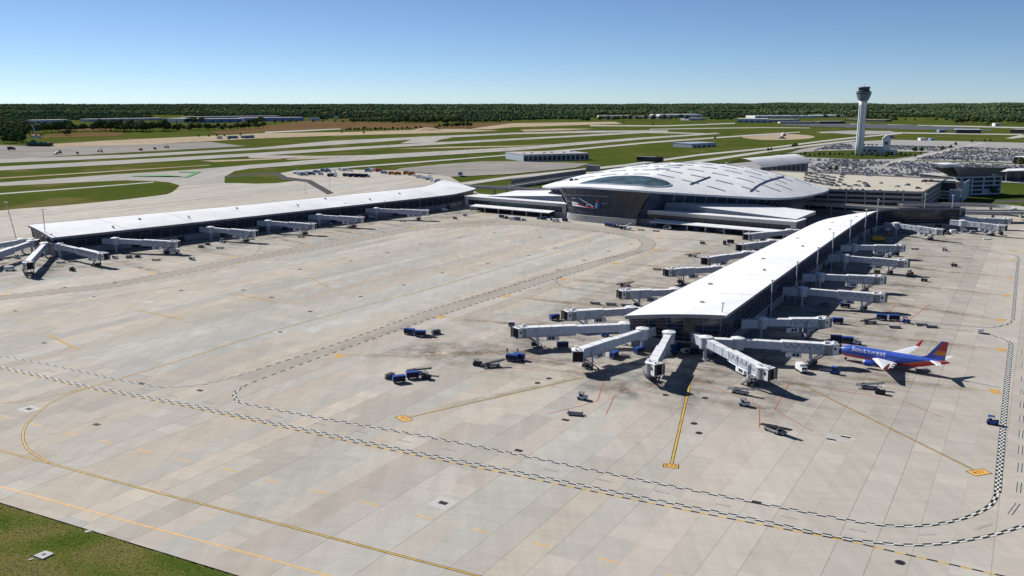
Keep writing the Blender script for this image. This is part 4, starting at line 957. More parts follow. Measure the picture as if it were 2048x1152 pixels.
bridge('jet bridge with white stairs beside the red hatched stand',(1605,575),(1758,588),True,turn=.2,stairs=-1)
bridge('jet bridge right behind the one with white stairs, third of the shaded row',(1640,547),(1757,553),True,turn=.2,stairs=-1)
bridge('jet bridge with a tall white cab head beside the red tug',(1690,510),(1806,521),True,turn=.3,stairs=1)
bridge('short jet bridge beyond the dark flat dolly on the right stands',(1708,489),(1798,491),True,turn=.2,stairs=-1)
bridge('jet bridge under the curved concourse wall at the far right corner',(1793,446),(1880,459),True,turn=.25,stairs=-1)
bridge('nearer of two jet bridges at the far right end of the curved wall',(1926,441),(2004,451),True,turn=.2,stairs=-1)
bridge('farther of two jet bridges at the far right end of the curved wall',(1932,434),(2014,438),True,turn=.2,stairs=1)
bridge('pale jet bridge just behind the near left corner of the foreground concourse roof',(1262,614),(1140,622),False,turn=.3,stairs=-1)
bridge('jet bridge left of the foreground concourse, second from its near corner, dark bellows',(1350,577),(1249,581),False,turn=.3,stairs=-1)
bridge('jet bridge left of the foreground concourse, third from its near corner',(1432,532),(1340,538),False,turn=.3,stairs=-1)
bridge('jet bridge left of the foreground concourse beside the two dark oil stained lines',(1492,503),(1412,515),False,turn=.4,stairs=-1)
bridge('jet bridge with bluish cab near the two dark carts on the left stands',(1543,480),(1482,489),False,turn=.3,stairs=-1)
bridge('farthest jet bridge left of the foreground concourse, against the low wing',(1578,459),(1495,468),False,turn=.3,stairs=-1)
bridge('jet bridge on the near end of the left concourse, slanting down-right',(118,487),(205,507),True,turn=.3,stairs=-1)
bridge('long jet bridge on the left concourse behind the white parked truck',(230,476),(350,483),True,turn=.2,stairs=-1)
bridge('jet bridge on the left concourse, second right of the white parked truck',(421,454),(507,462),True,turn=.2,stairs=-1)
bridge('jet bridge at the middle of the left concourse wall',(536,441),(625,448),True,turn=.2,stairs=-1)
bridge('jet bridge on the left concourse, second from the teal windowed wing',(638,429),(722,435),True,turn=.2,stairs=-1)
bridge('jet bridge on the left concourse nearest the teal windowed wing',(752,416),(852,421),True,turn=.2,stairs=-1)
bridge('jet bridge pointing at the camera from the end of the left concourse',(88,486),(53,525),False,turn=.6,stairs=-1)
bridge('nearer of two jet bridges running out of frame at the left edge',(62,481),(-25,511),False,turn=.5,stairs=-1)
bridge('farther of two jet bridges running out of frame at the left edge',(42,478),(-60,495),False,turn=.5,stairs=-1)
# ------------------------------------------------------------------ aircraft
n0=Vector(P(1671,697,3.3)); n1=Vector(P(1885,731,3.7)); ad=(n1-n0); aa=math.atan2(ad.y,ad.x); AL=35.5
ac=thing('aircraft','blue airliner with red belly and white wings parked nose-in at the jet bridge','aircraft',(n0.x,n0.y,0),aa)
prof=[(0,.05,3.0),(.5,.62,3.02),(1.3,1.05,3.08),(2.4,1.42,3.2),(3.8,1.70,3.32),(5.5,1.88,3.4),(8,1.9,3.42),(14,1.9,3.42),(20,1.9,3.42),(23.5,1.87,3.45),(26.5,1.62,3.72),(29.5,1.22,4.12),(32.2,.78,4.5),(34.5,.42,4.78),(35.5,.14,4.9)]
NS=28; xs=[]
pf=catmull(prof,3)
m=MB(); vs=[]; fs=[]
for x,r,z in pf:
    for j in range(NS):
        a=2*math.pi*j/NS; vs.append((x,r*math.sin(a),z+r*1.05*math.cos(a)))
for mat,sel in ((PBLUE,0),(PRED,1),(PORA,2)):
    fs=[]
    for i in range(len(pf)-1):
        for j in range(NS):
            k=(j+1)%NS; ang=math.cos(2*math.pi*(j+.5)/NS); x=pf[i][0]
            lim=-.52-.05*0 if x<22 else -.52+(x-22)*.11
            w=1 if ang<lim else (2 if ang<lim+.16 and x>2 else 0)
            if x>31.5 and w==0: w=1 if ang<.75 else 0
            if w==sel: fs.append((i*NS+j,i*NS+k,(i+1)*NS+k,(i+1)*NS+j))
    if sel==0: m.add(vs,fs,mat)
    else:
        ki=m.mi(mat)
        for f in fs: m.f.append(list(f)); m.m.append(ki)
m.build('fuselage',ac,smooth=True)
m=MB()
for s in (-1,1):
    x=4.6
    while x<28:
        r=1.92 if x<23.5 else 1.9-(x-23.5)*.085; zc=3.42 if x<23.5 else 3.45+(x-23.5)*.095; a=1.22
        y=s*r*math.sin(a)*1.004; z=zc+r*1.05*math.cos(a); m.add([(x,y,z-.16),(x+.26,y,z-.16),(x+.26,y*.985,z+.2),(x,y*.985,z+.2)],[(0,1,2,3)],BLACK); x+=.55
m.build('cabin_windows',ac)
m=MB()
for s in (-1,1):
    m.add([(1.25,s*.30,4.08),(1.55,s*.92,3.75),(2.2,s*1.18,3.95),(2.05,s*.45,4.52)],[(0,1,2,3)],BLACK)
    m.add([(1.6,s*.98,3.7),(2.2,s*1.30,3.6),(2.75,s*1.38,3.95),(2.25,s*1.22,4.0)],[(0,1,2,3)],BLACK)
m.build('cockpit_windows',ac)
def wingpart(name,rt,tp,mat,th0,th1,par=ac):
    # rt,tp: (x_lead,x_trail,y,z)
    m=MB(); rings=[]
    for (xa,xb,y,z),th in ((rt,th0),(tp,th1)):
        c=xb-xa; rings.append([(xa,y,z),(xa+c*.25,y,z+th*.6),(xa+c*.6,y,z+th*.4),(xb,y,z),(xa+c*.6,y,z-th*.3),(xa+c*.25,y,z-th*.4)])
    m.loft(rings,mat,True,True); return m.build(name,par)
for s in (-1,1):
    w=wingpart('wing',(12.3,19.6,s*1.3,2.55),(20.4,22.0,s*17.0,4.1),PWHITE,.8,.22)
    wl=wingpart('winglet',(20.5,22.0,s*17.0,4.1),(22.3,22.9,s*17.9,6.3),PRED,.2,.08,w)
    m=MB()
    for y in (4.4,8.2,11.6): m.tube([(17.2+y*.22,s*y,2.45+y*.09),(20.3+y*.16,s*y,2.5+y*.09)],.22,PWHITE,6)
    m.build('flap_fairing',w)
    wingpart('tailplane',(29.6,33.0,s*.6,4.75),(33.6,34.9,s*7.1,5.3),PWHITE,.4,.12)
    m=MB(); m.lathe([(.75,0),(1.02,.15),(1.12,.9),(1.08,2.2),(.8,3.4),(.62,3.9),(.3,3.9)],PBLUE,20)
    m.xf(lambda v:(11.0+v[2],s*5.0+v[0],1.75+v[1]*.97)); e=m.build('engine',ac,smooth=True)
    m=MB(); m.lathe([(.78,.02),(1.03,.14),(1.05,.28),(.9,.3)],PWHITE,20); m.xf(lambda v:(11.0+v[2]-.02,s*5.0+v[0]*1.01,1.75+v[1]*.98)); m.build('intake_lip',e)
    m=MB(); m.cyl((11.3,s*5.0,1.75),.8,.05,BLACK,16,axis='x'); m.build('fan',e)
    m=MB(); m.add([(12.0,s*5-.15,2.6),(15.6,s*5-.15,2.6),(15.4,s*5-.15,3.0),(13.2,s*5-.15,2.95),(12.0,s*5+.15,2.6),(15.6,s*5+.15,2.6),(15.4,s*5+.15,3.0),(13.2,s*5+.15,2.95)],[(0,1,2,3),(7,6,5,4),(0,3,7,4),(3,2,6,7),(2,1,5,6)],PBLUE); m.build('pylon',e)
m=MB(); T=.16
fin=[(26.4,5.2),(28.6,6.0),(32.6,11.4),(34.6,11.4),(34.0,5.0)]
m.add([(x,-T,z) for x,z in fin]+[(x,T,z) for x,z in fin],[(4,3,2,1,0),(5,6,7,8,9)]+[(i,(i+1)%5,(i+1)%5+5,i+5) for i in range(5)],PBLUE)
f=m.build('tail_fin',ac)
m=MB()
for y in (-T-.02,T+.02): m.add([(31.6,y,8.4),(33.3,y,11.3),(34.5,y,11.3),(34.25,y,8.4)],[(0,1,2,3)],PRED); m.add([(30.6,y,6.8),(31.5,y,8.3),(34.2,y,8.3),(34.1,y,6.8)],[(0,1,2,3)],PORA)
m.build('fin_stripes',f)
for x,y in ((3.6,0),(17.0,-2.6),(17.0,2.6)):
    m=MB(); m.tube([(x,y,.5),(x,y,2.2)],.13,GREY,6)
    for k in (-.28,.28): m.cyl((x,y+k-.13,.5),.5 if x>5 else .36,.26,BLACK,12,axis='y')
    m.build('landing_gear',ac)
vs,fs=text_geo('Southwest',2.3); m=MB()
def onfus(x,y,z,s):
    a=.92-y/1.95; return (11.2+(x if s<0 else -x)*1.12,s*1.93*math.sin(a),3.42+2.02*math.cos(a))
m.add([onfus(x,y,z,-1) for x,y,z in vs],fs,PWHITE); m.build('lettering',ac)
m=MB(); m.add([onfus(x,y,z,1) for x,y,z in vs],fs,PWHITE); m.build('lettering',ac)
# ------------------------------------------------------------------ ground vehicles: one of each kind, then copies
protos={}
def wheels(par,pts,r=.38,w=.25):
    for x,y in pts:
        m=MB(); m.cyl((x,y-w/2,r),r,w,BLACK,10,axis='y'); m.build('wheel',par)
def proto(k,name,cat):
    t=thing(name,'','%s'%cat,(0,0,-500)); protos[k]=t; return t
t=proto('cart','baggage_cart','baggage cart')
m=MB(); m.box((0,0,.55),(3.9,1.75,.16),GREY); m.tube([(1.9,0,.5),(3.0,0,.45)],.06,GREY,4); m.build('bed',t)
m=MB(); m.box((0,0,2.25),(3.9,1.85,.12),CBLUE); m.box((-1.9,0,1.4),(.1,1.8,1.7),CBLUE); m.box((1.9,0,1.4),(.1,1.8,1.7),CBLUE); m.box((0,.86,1.4),(3.8,.06,1.7),CBLUE); m.build('canopy',t)
m=MB(); m.box((0,-.84,1.45),(3.7,.05,1.5),CURT); m.build('curtain',t)
wheels(t,[(-1.3,-.8),(1.3,-.8),(-1.3,.8),(1.3,.8)],.28,.2)
t=proto('flat','flat_dolly','dolly')
m=MB(); m.box((0,0,.5),(4.2,1.9,.2),GREY); m.box((0,0,.64),(4.0,1.7,.1),CURT); m.tube([(2,0,.4),(3,0,.4)],.06,GREY,4); m.build('bed',t)
m=MB()
for x in (-2.0,2.0): m.tube([(x,-.9,.6),(x,-.9,1.1),(x,.9,1.1),(x,.9,.6)],.05,CBLUE,4)
m.build('end_rail',t); wheels(t,[(-1.4,-.8),(1.4,-.8),(-1.4,.8),(1.4,.8)],.25,.2)
t=proto('tug','baggage_tug','tug')
m=MB(); m.box((0,0,.75),(2.9,1.5,.75),LGREY); m.box((1.0,0,1.2),(.9,1.4,.25),LGREY,tx=.9,ty=.95); m.build('body',t)
m=MB(); m.box((-.5,0,1.25),(.7,1.1,.5),DARK); m.box((-.85,0,1.6),(.15,1.1,.6),DARK); m.build('seat',t)
m=MB(); m.box((-.45,0,2.3),(1.7,1.45,.1),GREY)
for x,y in ((.3,-.65),(.3,.65),(-1.2,-.65),(-1.2,.65)): m.tube([(x,y,1.1),(x,y,2.3)],.05,DARK,4)
m.build('cab_roof',t); m=MB(); m.box((.36,0,1.75),(.04,1.25,.8),GLASS); m.build('windscreen',t); wheels(t,[(-.95,-.7),(.95,-.7),(-.95,.7),(.95,.7)],.36,.26)
t=proto('belt','belt_loader','belt loader')
m=MB(); m.box((0,0,.7),(4.6,1.7,.5),GREY); m.box((-1.5,.5,1.2),(1.0,.7,.7),DARK); m.build('chassis',t)
m=MB(); m.add([(-4.0,-.55,.85),(4.2,-.55,2.0),(4.2,.55,2.0),(-4.0,.55,.85),(-4.0,-.55,1.15),(4.2,-.55,2.3),(4.2,.55,2.3),(-4.0,.55,1.15)],[(3,2,1,0),(4,5,6,7),(0,1,5,4),(1,2,6,5),(2,3,7,6),(3,0,4,7)],LGREY); m.build('conveyor',t)
m=MB(); m.add([(-3.95,-.42,1.18),(4.15,-.42,2.33),(4.15,.42,2.33),(-3.95,.42,1.18)],[(0,1,2,3)],BLACK); m.build('belt',t)
m=MB(); m.tube([(-3.8,-.62,1.7),(4.0,-.62,2.9)],.05,DARK,4); m.tube([(1.5,-.5,.9),(2.8,-.5,2.1)],.1,GREY,4); m.build('handrail',t); wheels(t,[(-1.6,-.75),(1.6,-.75),(-1.6,.75),(1.6,.75)],.36,.25)
t=proto('van','panel_van','van')
m=MB()
pr=[(-2.7,.45),(2.6,.45),(2.6,1.1),(1.9,1.3),(1.35,2.15),(1.1,2.3),(-2.7,2.3)]
m.add([(x,-.98,z) for x,z in pr]+[(x,.98,z) for x,z in pr],[tuple(range(7)),tuple(range(13,6,-1))]+[(i+7,(i+1)%7+7,(i+1)%7,i) for i in range(7)],WHITE); m.build('body',t)
m=MB(); m.add([(1.88,-.85,1.36),(1.88,.85,1.36),(1.42,.8,2.1),(1.42,-.8,2.1)],[(0,1,2,3)],GLASS)
for s in (-1,1): m.add([(.4,s*.99,1.4),(1.7,s*.99,1.4),(1.3,s*.99,2.05),(.4,s*.99,2.05)],[(0,1,2,3)],GLASS)
m.xf(lambda v:(v[0]+.015,v[1],v[2])); m.build('window',t); wheels(t,[(-1.7,-.85),(1.7,-.85),(-1.7,.85),(1.7,.85)],.36,.25)
t=proto('truck','service_truck','truck')
m=MB(); m.box((0,0,.75),(8.2,2.1,.35),DARK); m.build('chassis',t); m=MB(); m.box((-1.0,0,2.15),(5.6,2.4,2.4),WHITE); m.build('cargo_box',t)
m=MB(); m.box((3.0,0,1.75),(1.9,2.3,1.7),WHITE,tx=.8); m.build('cab',t); m=MB(); m.box((3.75,0,2.05),(.3,2.0,.8),GLASS,tx=.5); m.build('windscreen',t)
wheels(t,[(-2.6,-.95),(2.7,-.95),(-2.6,.95),(2.7,.95)],.5,.35)
t=proto('tank','tank_truck','truck')
m=MB(); m.box((0,0,.8),(8.6,2.1,.4),DARK); m.build('chassis',t); m=MB(); m.cyl((-3.9,0,2.1),1.2,5.8,BLUEP,14,axis='x'); m.build('tank',t)
m=MB(); m.box((3.2,0,1.9),(1.9,2.3,1.9),WHITE,tx=.8); m.box((-1,0,3.5),(3,.7,.35),LGREY); m.build('cab',t); m=MB(); m.tube([(-3.5,0,3.3),(1.5,0,4.4)],.2,GREY,5); m.box((1.9,0,4.4),(1.2,1.2,1.2),LGREY); m.build('boom',t)
wheels(t,[(-2.6,-.95),(2.9,-.95),(-2.6,.95),(2.9,.95)],.5,.35)
t=proto('gpu','ground_power_unit','power unit')
m=MB(); m.box((0,0,1.0),(2.8,1.7,1.3),WHITE); m.box((0,0,1.7),(2.5,1.5,.12),LGREY); m.build('housing',t); m=MB(); m.box((0,-.86,1.0),(1.9,.05,.9),DARK); m.build('grille',t); m=MB(); m.tube([(1.4,0,.5),(2.6,0,.4)],.06,DARK,4); m.build('drawbar',t); wheels(t,[(-.9,-.7),(.9,-.7),(-.9,.7),(.9,.7)],.3,.2)
t=proto('stair','stair_truck','stair truck')
m=MB(); m.box((0,0,.8),(5.6,1.9,.6),LGREY); m.box((2.3,0,1.5),(1.2,1.8,1.0),WHITE,tx=.8); m.build('chassis',t)
m=MB(); m.add([(-2.8,-.7,1.1),(2.2,-.7,3.7),(2.2,.7,3.7),(-2.8,.7,1.1),(-2.8,-.7,.8),(2.2,-.7,3.4),(2.2,.7,3.4),(-2.8,.7,.8)],[(0,1,2,3),(7,6,5,4),(0,4,5,1),(2,6,7,3)],GREY); m.build('stairway',t)
m=MB()
for s in (-1,1): m.tube([(-2.8,s*.75,2.0),(2.2,s*.75,4.7),(3.2,s*.75,4.7)],.06,WHITE,4)
m.build('handrail',t); wheels(t,[(-1.8,-.8),(1.8,-.8),(-1.8,.8),(1.8,.8)],.4,.25)
t=proto('rack','container_dolly_stack','dolly stack')
m=MB(); m.box((0,0,.35),(3.4,1.8,.15),GREY)
for k in range(3): m.box((.1*k,.05*k,.62+k*.42),(3.2-.1*k,1.7,.12),DARK)
for x,y in ((-1.5,-.8),(1.5,-.8),(-1.5,.8),(1.5,.8)): m.tube([(x,y,.3),(x,y,1.7)],.06,LGREY,4)
m.build('frame',t); wheels(t,[(-1.1,-.7),(1.1,-.7),(-1.1,.7),(1.1,.7)],.2,.15)
t=proto('bus','deicing_tanker','tanker')
m=MB(); m.box((0,0,.8),(10.5,2.3,.5),DARK); m.box((4.2,0,2.0),(2.0,2.4,2.0),WHITE,tx=.85); m.build('chassis',t); m=MB(); m.cyl((-5.2,0,2.2),1.25,8.2,CURT,14,axis='x'); m.build('tank',t); m=MB(); m.box((-1,0,3.5),(7,.8,.2),LGREY); m.build('walkway',t); wheels(t,[(-4,-1),(-2.9,-1),(4,-1),(-4,1),(-2.9,1),(4,1)],.5,.35)
def place(k,x,y,h,label,group=None,mat=None,sc_=None):
    o=dup(protos[k],P3(x,y),rad(h),label,group,sc_)
    if mat:
        for ch in o.children:
            ms=[s.name for s in ch.data.materials]
            if any(q in ms for q in mat[0]):
                ch.data=ch.data.copy()
                for i,s in enumerate(ch.data.materials):
                    if s.name in mat[0]: ch.data.materials[i]=mat[1]
    return o
BC='blue baggage carts on the apron'
W2Y=(['white_paint'],YELLOW); L2B=(['light_grey_paint','mid_grey_panel'],CBLUE); L2D=(['light_grey_paint'],DARK); W2B=(['white_paint'],BLUEP); W2O=(['white_paint','pale_blue_paint'],ORANGE)
V=[('cart',798,765,20,'blue baggage cart at the left of the pair beside the grey stair rack',BC,None),('cart',825,757,15,'blue baggage cart at the right of the pair beside the dark belt loader',BC,None),
('rack',780,757,60,'grey open rack standing left of the two blue carts',None,None),('tug',853,758,-10,'dark tug parked under the belt loader right of the two blue carts',None,L2D),('belt',838,748,-8,'dark belt loader behind the pair of blue carts on the open apron',None,L2D),
('cart',819,669,-25,'left blue baggage cart of the pair near the dashed road edge',BC,None),('cart',841,673,-5,'right blue baggage cart of the pair near the dashed road edge',BC,None),('rack',872,668,30,'tilted grey rack right of the blue carts by the dashed road',None,None),('flat',860,674,-15,'low blue flat dolly behind the carts by the dashed road',None,None),
('cart',1024,722,-20,'bright blue baggage cart in front of its twin under the left jet bridge',BC,None),('cart',1038,720,-20,'bright blue baggage cart behind its twin under the left jet bridge',BC,None),('belt',985,734,20,'dark belt loader left of the bright blue cart pair',None,L2D),('tug',955,731,-10,'dark tug left of the belt loader and bright blue carts',None,L2D),
('cart',1109,640,30,'rounded blue cart left of the pale jet bridge cab',BC,None),('cart',1125,697,10,'blue cart behind the cab of the down-left slanting jet bridge',BC,None),('tug',1210,673,0,'small blue tug between the two left end jet bridges',None,L2B),('cart',1228,716,60,'dark blue cart in the shadow between the end jet bridges',BC,None),('flat',1246,715,10,'flat dolly in the shadow right of a dark blue cart',None,None),('cart',1278,707,40,'blue cart at the wall beside the red-topped rotunda shadow',BC,None),
('tug',1165,799,-20,'grey and black tug alone above the red stand corner',None,None),('flat',1150,830,-15,'dark blue flat dolly alone left of the red stand lines',None,None),('belt',1481,788,-35,'belt loader parked between the red line and the right end jet bridge',None,None),('tug',1489,812,-25,'grey tug just below the belt loader near the red line',None,None),('belt',1545,864,-58,'left belt loader of the pair alone on the right apron',None,L2D),('belt',1556,866,-58,'right belt loader of the pair alone on the right apron',None,L2D),
('tug',1985,849,-30,'blue and white tug by the right checkered road line',None,L2B),('cart',1675,647,-10,'blue baggage cart with dark open side behind the shaded jet bridge',BC,None),('cart',1763,640,-15,'left cart of the three in a train on the right stands',BC,None),('cart',1788,641,-15,'middle cart of the three in a train on the right stands',BC,None),('tug',1812,646,-15,'blue tug at the right end of the cart train',None,L2B),
('belt',1740,647,5,'dark belt loader left of the cart train on the right stands',None,L2D),('flat',1789,656,-15,'dark dolly lying below the cart train on the right stands',None,None),('flat',1862,655,-12,'blue flat dolly right of the cart train near the dashed line',None,None),('flat',1843,651,-12,'small blue dolly end on right of the cart train',None,None),
('truck',1602,744,-80,'white box truck with a red striped back beside the slanting jet bridge',None,None,(.55,.85,.85)),('tug',1670,748,-35,'blue tug below the aircraft nose',None,L2B),('flat',1652,742,-30,'blue dolly below the aircraft nose left of a tug',None,None),('cart',1672,683,-15,'blue cart left of its twin behind the aircraft nose',BC,None),('cart',1695,686,-15,'blue cart with black open side right behind the aircraft nose',BC,None),('tug',1714,689,-20,'white and blue tug behind the aircraft forward body',None,None),
('belt',1738,778,-15,'greenish grey belt loader in front of the aircraft wing shadow',None,None),('tug',1760,788,-25,'dark tug at the right end of the belt loader before the aircraft',None,L2D),('flat',1845,743,10,'dark dolly below the rear body of the aircraft',None,None),('belt',1785,726,25,'belt loader below the aircraft behind its near wing',None,L2D),
('tug',1848,563,-20,'dark canopied tug nearest to the red tug on the right stands',None,L2D),('tug',1908,533,-20,'dark canopied tug farther right on the right stands',None,L2D),('tug',1889,502,-15,'grey tug alone near the dark flat dolly',None,None),('tug',1820,549,10,'red tug beside the white headed jet bridge',None,(['light_grey_paint'],REDC)),('tug',1817,554,-10,'black tug just in front of the red tug',None,L2D),('flat',1829,499,0,'long dark flat dolly beyond the short jet bridge',None,None),
('truck',1756,483,-5,'large yellow truck in the shade of the curved concourse',None,W2Y),('gpu',1780,470,0,'small yellow unit behind the large yellow truck',None,W2Y),('gpu',1754,547,-10,'yellow unit beside the third shaded jet bridge',None,W2Y),('stair',1975,470,25,'white stair truck on the far right stands',None,None),('flat',1974,479,-5,'white low dolly below the stair truck',None,(['mid_grey_panel','dark_curtain'],WHITE)),('van',1908,466,5,'white van left of the far right jet bridge stands',None,None),('van',1927,463,0,'white van parked behind others under the far right jet bridges',None,None),('gpu',1945,466,0,'white power unit under the far right jet bridges',None,None),('tug',1897,469,0,'dark tug left of the white vans at the far right',None,L2D),('cart',2001,470,80,'dark upright cart in the shadow right of the stair truck',None,(['cart_blue'],DARK)),
('van',21,541,5,'white van alone below the jet bridge at the left edge',None,None),('truck',345,507,-5,'white box truck in front of the long jet bridge on the left',None,None),('gpu',230,517,-25,'small white unit right of the first left concourse jet bridge',None,None),('gpu',384,520,-20,'small white unit right of the white box truck',None,None),('tug',145,542,-20,'dark tug alone on the left apron',None,L2D),('tug',35,517,0,'dark tug beside the jet bridge pointing at the camera on the left',None,None),('rack',402,495,10,'pile of grey dollies on the left stands',None,None),('rack',415,490,-30,'low grey dolly stack behind the pile on the left stands',None,None),('rack',258,516,15,'dark dolly stack right of the small white unit',None,L2D),('rack',275,515,-15,'second dark dolly stack right of the small white unit',None,L2D),('flat',312,521,0,'dark flat dolly left of the small white unit on the left stands',None,None),('flat',440,497,0,'dark flat dolly right of the grey dolly pile',None,None),('flat',122,526,20,'pale flat dolly under the first left concourse jet bridge',None,None),('flat',145,524,0,'dark flat dolly under the first left concourse jet bridge',None,None),
('van',890,422,5,'white van at the corner of the left concourse and the teal windowed wing',None,None),('van',742,436,0,'white van below the left concourse between two jet bridges',None,None),('flat',565,470,-20,'dark dolly in front of the middle of the left concourse',None,None),('flat',602,475,-5,'second dark dolly in front of the middle of the left concourse',None,None),('belt',704,457,-20,'belt loader in front of the left concourse right half',None,L2D),('flat',805,443,-10,'dark dolly below the jet bridge nearest the teal windowed wing',None,None),('gpu',930,432,-10,'small white unit in front of the teal windowed wing',None,None),('tug',910,438,-5,'dark tug on the road bend before the teal windowed wing',None,L2D)]
for k,x,y,h,l,gp,mt,*sx in V: place(k,x,y,h,l,gp,mt,sx[0] if sx else None)
# carts parked in a row before the terminal wings
rowL=[(1003,436),(1013,437.5),(1026,440),(1036,441),(1048,441.5),(1078,438.5),(1088,440),(1105,441),(1112,444),(1130,443)]
kinds=['cart','tug','van','cart','gpu','rack','cart','tug','van','cart']
for i,(x,y) in enumerate(rowL): place(kinds[i],x,y,-30+R.uniform(-25,25),['dark blue cart','dark tug','pale van','blue grey cart','white unit','grey rack','blue cart','tug','silver van','upright blue cart'][i]+' under the teal wing canopy, '+['leftmost of the row','second in the row','third in the row','fourth in the row','fifth in the row','sixth in the row','seventh in the row','eighth in the row','ninth in the row','rightmost of the row'][i],'equipment under the left wing canopy',L2D if kinds[i]=='tug' else None)
ord_=['first','second','third','fourth','fifth','sixth','seventh','eighth','ninth','tenth','eleventh','twelfth','thirteenth','fourteenth']
rowR=[(1215,453),(1226,455),(1236,456),(1246,459),(1254,460),(1282,461),(1300,455),(1312,463),(1334,459),(1368,461),(1393,462.5),(1415,465),(1440,464),(1458,467)]
kr=['cart','cart','tug','cart','stair','flat','cart','flat','stair','cart','cart','tug','stair','cart']
for i,(x,y) in enumerate(rowR): place(kr[i],x,y,-36+R.uniform(-15,15),{'cart':'dark blue cart','tug':'dark tug','stair':'white stair truck','flat':'blue dolly'}[kr[i]]+' along the right wing front, '+ord_[i]+' from the left','equipment along the right wing',L2D if kr[i]=='tug' else None)
place('cart',1449,489,80,'upright dark cart left of its twin by the left stands',None,(['cart_blue'],DARK)); place('cart',1461,487,-30,'dark cart right of its twin by the left stands',None,(['cart_blue'],DARK)); place('tug',1405,488,-20,'dark tug alone on the left stands near two dark carts',None,L2D)
place('belt',1385,514,-15,'dark belt loader left of a jet bridge on the left stands',None,L2D); place('flat',1314,540,-15,'dark dolly left of the third jet bridge on the left stands',None,None); place('belt',1250,573,5,'belt loader just behind the second left jet bridge cab',None,L2D)
for i,(x,y) in enumerate([(1190,608),(1222,610),(1252,612)]): place('flat',x,y,-15,'dark dolly behind the pale jet bridge, '+['left','middle','right'][i]+' of three',None,None)
place('gpu',1023,652,0,'white unit just behind the tip of the left end jet bridge',None,None)
place('gpu',1961,666,60,'small white box like unit on the dashed line at the right',None,None)
for i,(x,y) in enumerate([(1338,706),(1352,705),(1370,706),(1390,708),(1425,707),(1433,713)]): place(['gpu','cart','gpu','tug','gpu','flat'][i],x,y,R.uniform(-60,60),['white unit','dark cart','pale unit','dark tug','white unit','white dolly'][i]+' in shade at the near concourse end, '+ord_[i]+' from the left','equipment at the concourse end',L2D if i==3 else None)
for i,(x,y) in enumerate([(140,500),(168,497),(202,500),(222,499),(245,495),(268,491),(445,485),(470,478),(500,478),(570,462),(590,460),(615,458),(660,449),(690,447)]): place(['tug','gpu','van','cart','flat','gpu'][i%6],x,y,R.uniform(-40,40),['tug','white unit','white van','dark blue cart','flat dolly','small unit'][i%6]+' in the shade under the left concourse jet bridges, '+ord_[i]+' from the left','equipment under the left concourse',None)
for i,(x,y) in enumerate([(1550,692),(1580,655),(1650,610),(1690,615),(1700,575),(1740,535),(1790,512),(1775,462),(1812,467),(1850,472)]): place(['cart','tug','flat','cart','gpu','tug','cart','van','flat','gpu'][i],x,y,R.uniform(-60,60),['blue cart','dark tug','flat dolly','blue cart','white unit','dark tug','blue cart','white van','flat dolly','white unit'][i]+' in the shade beside the right stand jet bridges, '+ord_[i]+' from the near end','equipment under the right jet bridges',None)
# trucks on the remote pad
PAD_T=[('tank',592,348,'pale blue tank truck, leftmost on the remote pad'),('truck',602,350,'pale box truck beside the leftmost tank truck on the remote pad'),('tank',608,351.5,'pale blue tank truck in front of the box truck group on the remote pad'),('bus',622,350,'blue tanker right of the pale truck group on the remote pad'),('truck',633,346,'white truck behind the blue tanker on the remote pad'),('van',642,350,'white van right of the blue tanker on the remote pad'),('tank',648,344,'pale tank truck in the middle row of the remote pad'),('tank',656,344,'grey blue tank truck right in the middle row of the remote pad'),('bus',664,353.5,'dark flat tanker in front of the middle row on the remote pad'),('tank',668,349.5,'blue truck standing over the dark flat tanker on the remote pad'),('truck',684,341,'small white truck at the back of the remote pad'),('truck',691,341.5,'second small white truck at the back of the remote pad'),('gpu',703,343,'small pale unit right of the two small white trucks'),
('bus',694,353,'left dark tanker of the central row on the remote pad'),('bus',706,353.5,'second dark tanker of the central row on the remote pad'),('bus',718,354,'third dark tanker of the central row on the remote pad'),('bus',730,354.5,'rightmost dark tanker of the central row on the remote pad'),
('tank',736,343.5,'white tank truck upright beside the red-brown truck on the remote pad'),('truck',747,342.5,'pale truck left of the red-brown truck on the remote pad'),('truck',758,343.5,'red-brown truck on the remote pad'),('truck',768,347.5,'pale blue truck right of the red-brown truck'),('truck',784,349,'left orange truck of the pair on the remote pad'),('truck',795,349.5,'right orange truck of the pair on the remote pad'),('tank',813,349,'cream tank truck right of the orange pair'),('tank',823,350.5,'second cream tank truck right of the orange pair'),
('van',832,353,'first van in the line curving towards the white roof'),('truck',840,356,'second vehicle in the line curving towards the white roof'),('van',848,357,'third vehicle in the line curving towards the white roof'),('tank',858,360,'blue tank truck in the line curving towards the white roof'),('van',866,363,'white van near the end of the line by the white roof'),('truck',875,364,'last truck of the line beside the white roof')]
for i,(k,x,y,l) in enumerate(PAD_T):
    mt=W2O if 'orange' in l else (['white_paint'],REDC) if 'red-brown' in l and 'left' not in l and 'right of' not in l and 'beside' not in l else (['pale_blue_paint'],paint('cream_paint',(.6,.52,.3),.5)) if 'cream' in l else W2B if 'blue' in l and k!='tank' else None
    place(k,x,y,R.uniform(-50,50),l,'service trucks on the remote pad',mt,1.1)
place('truck',921,351,80,'blue white box truck alone on the gravel pad left of the terminal',None,W2B,1.3)
for i,(x,y) in enumerate([(20,297),(23,300),(112,309),(120,307),(155,308),(200,304),(282,301),(310,299),(333,296)]): place(['van','truck','stair','stair','van','stair','van','van','stair'][i],x,y,R.uniform(-90,90),'dark service vehicle on the far grey apron at the left, '+ord_[i]+' from the left','vehicles on the far apron',(['white_paint','light_grey_paint'],DARK),1.6)
for k in list(protos): drop(protos[k])
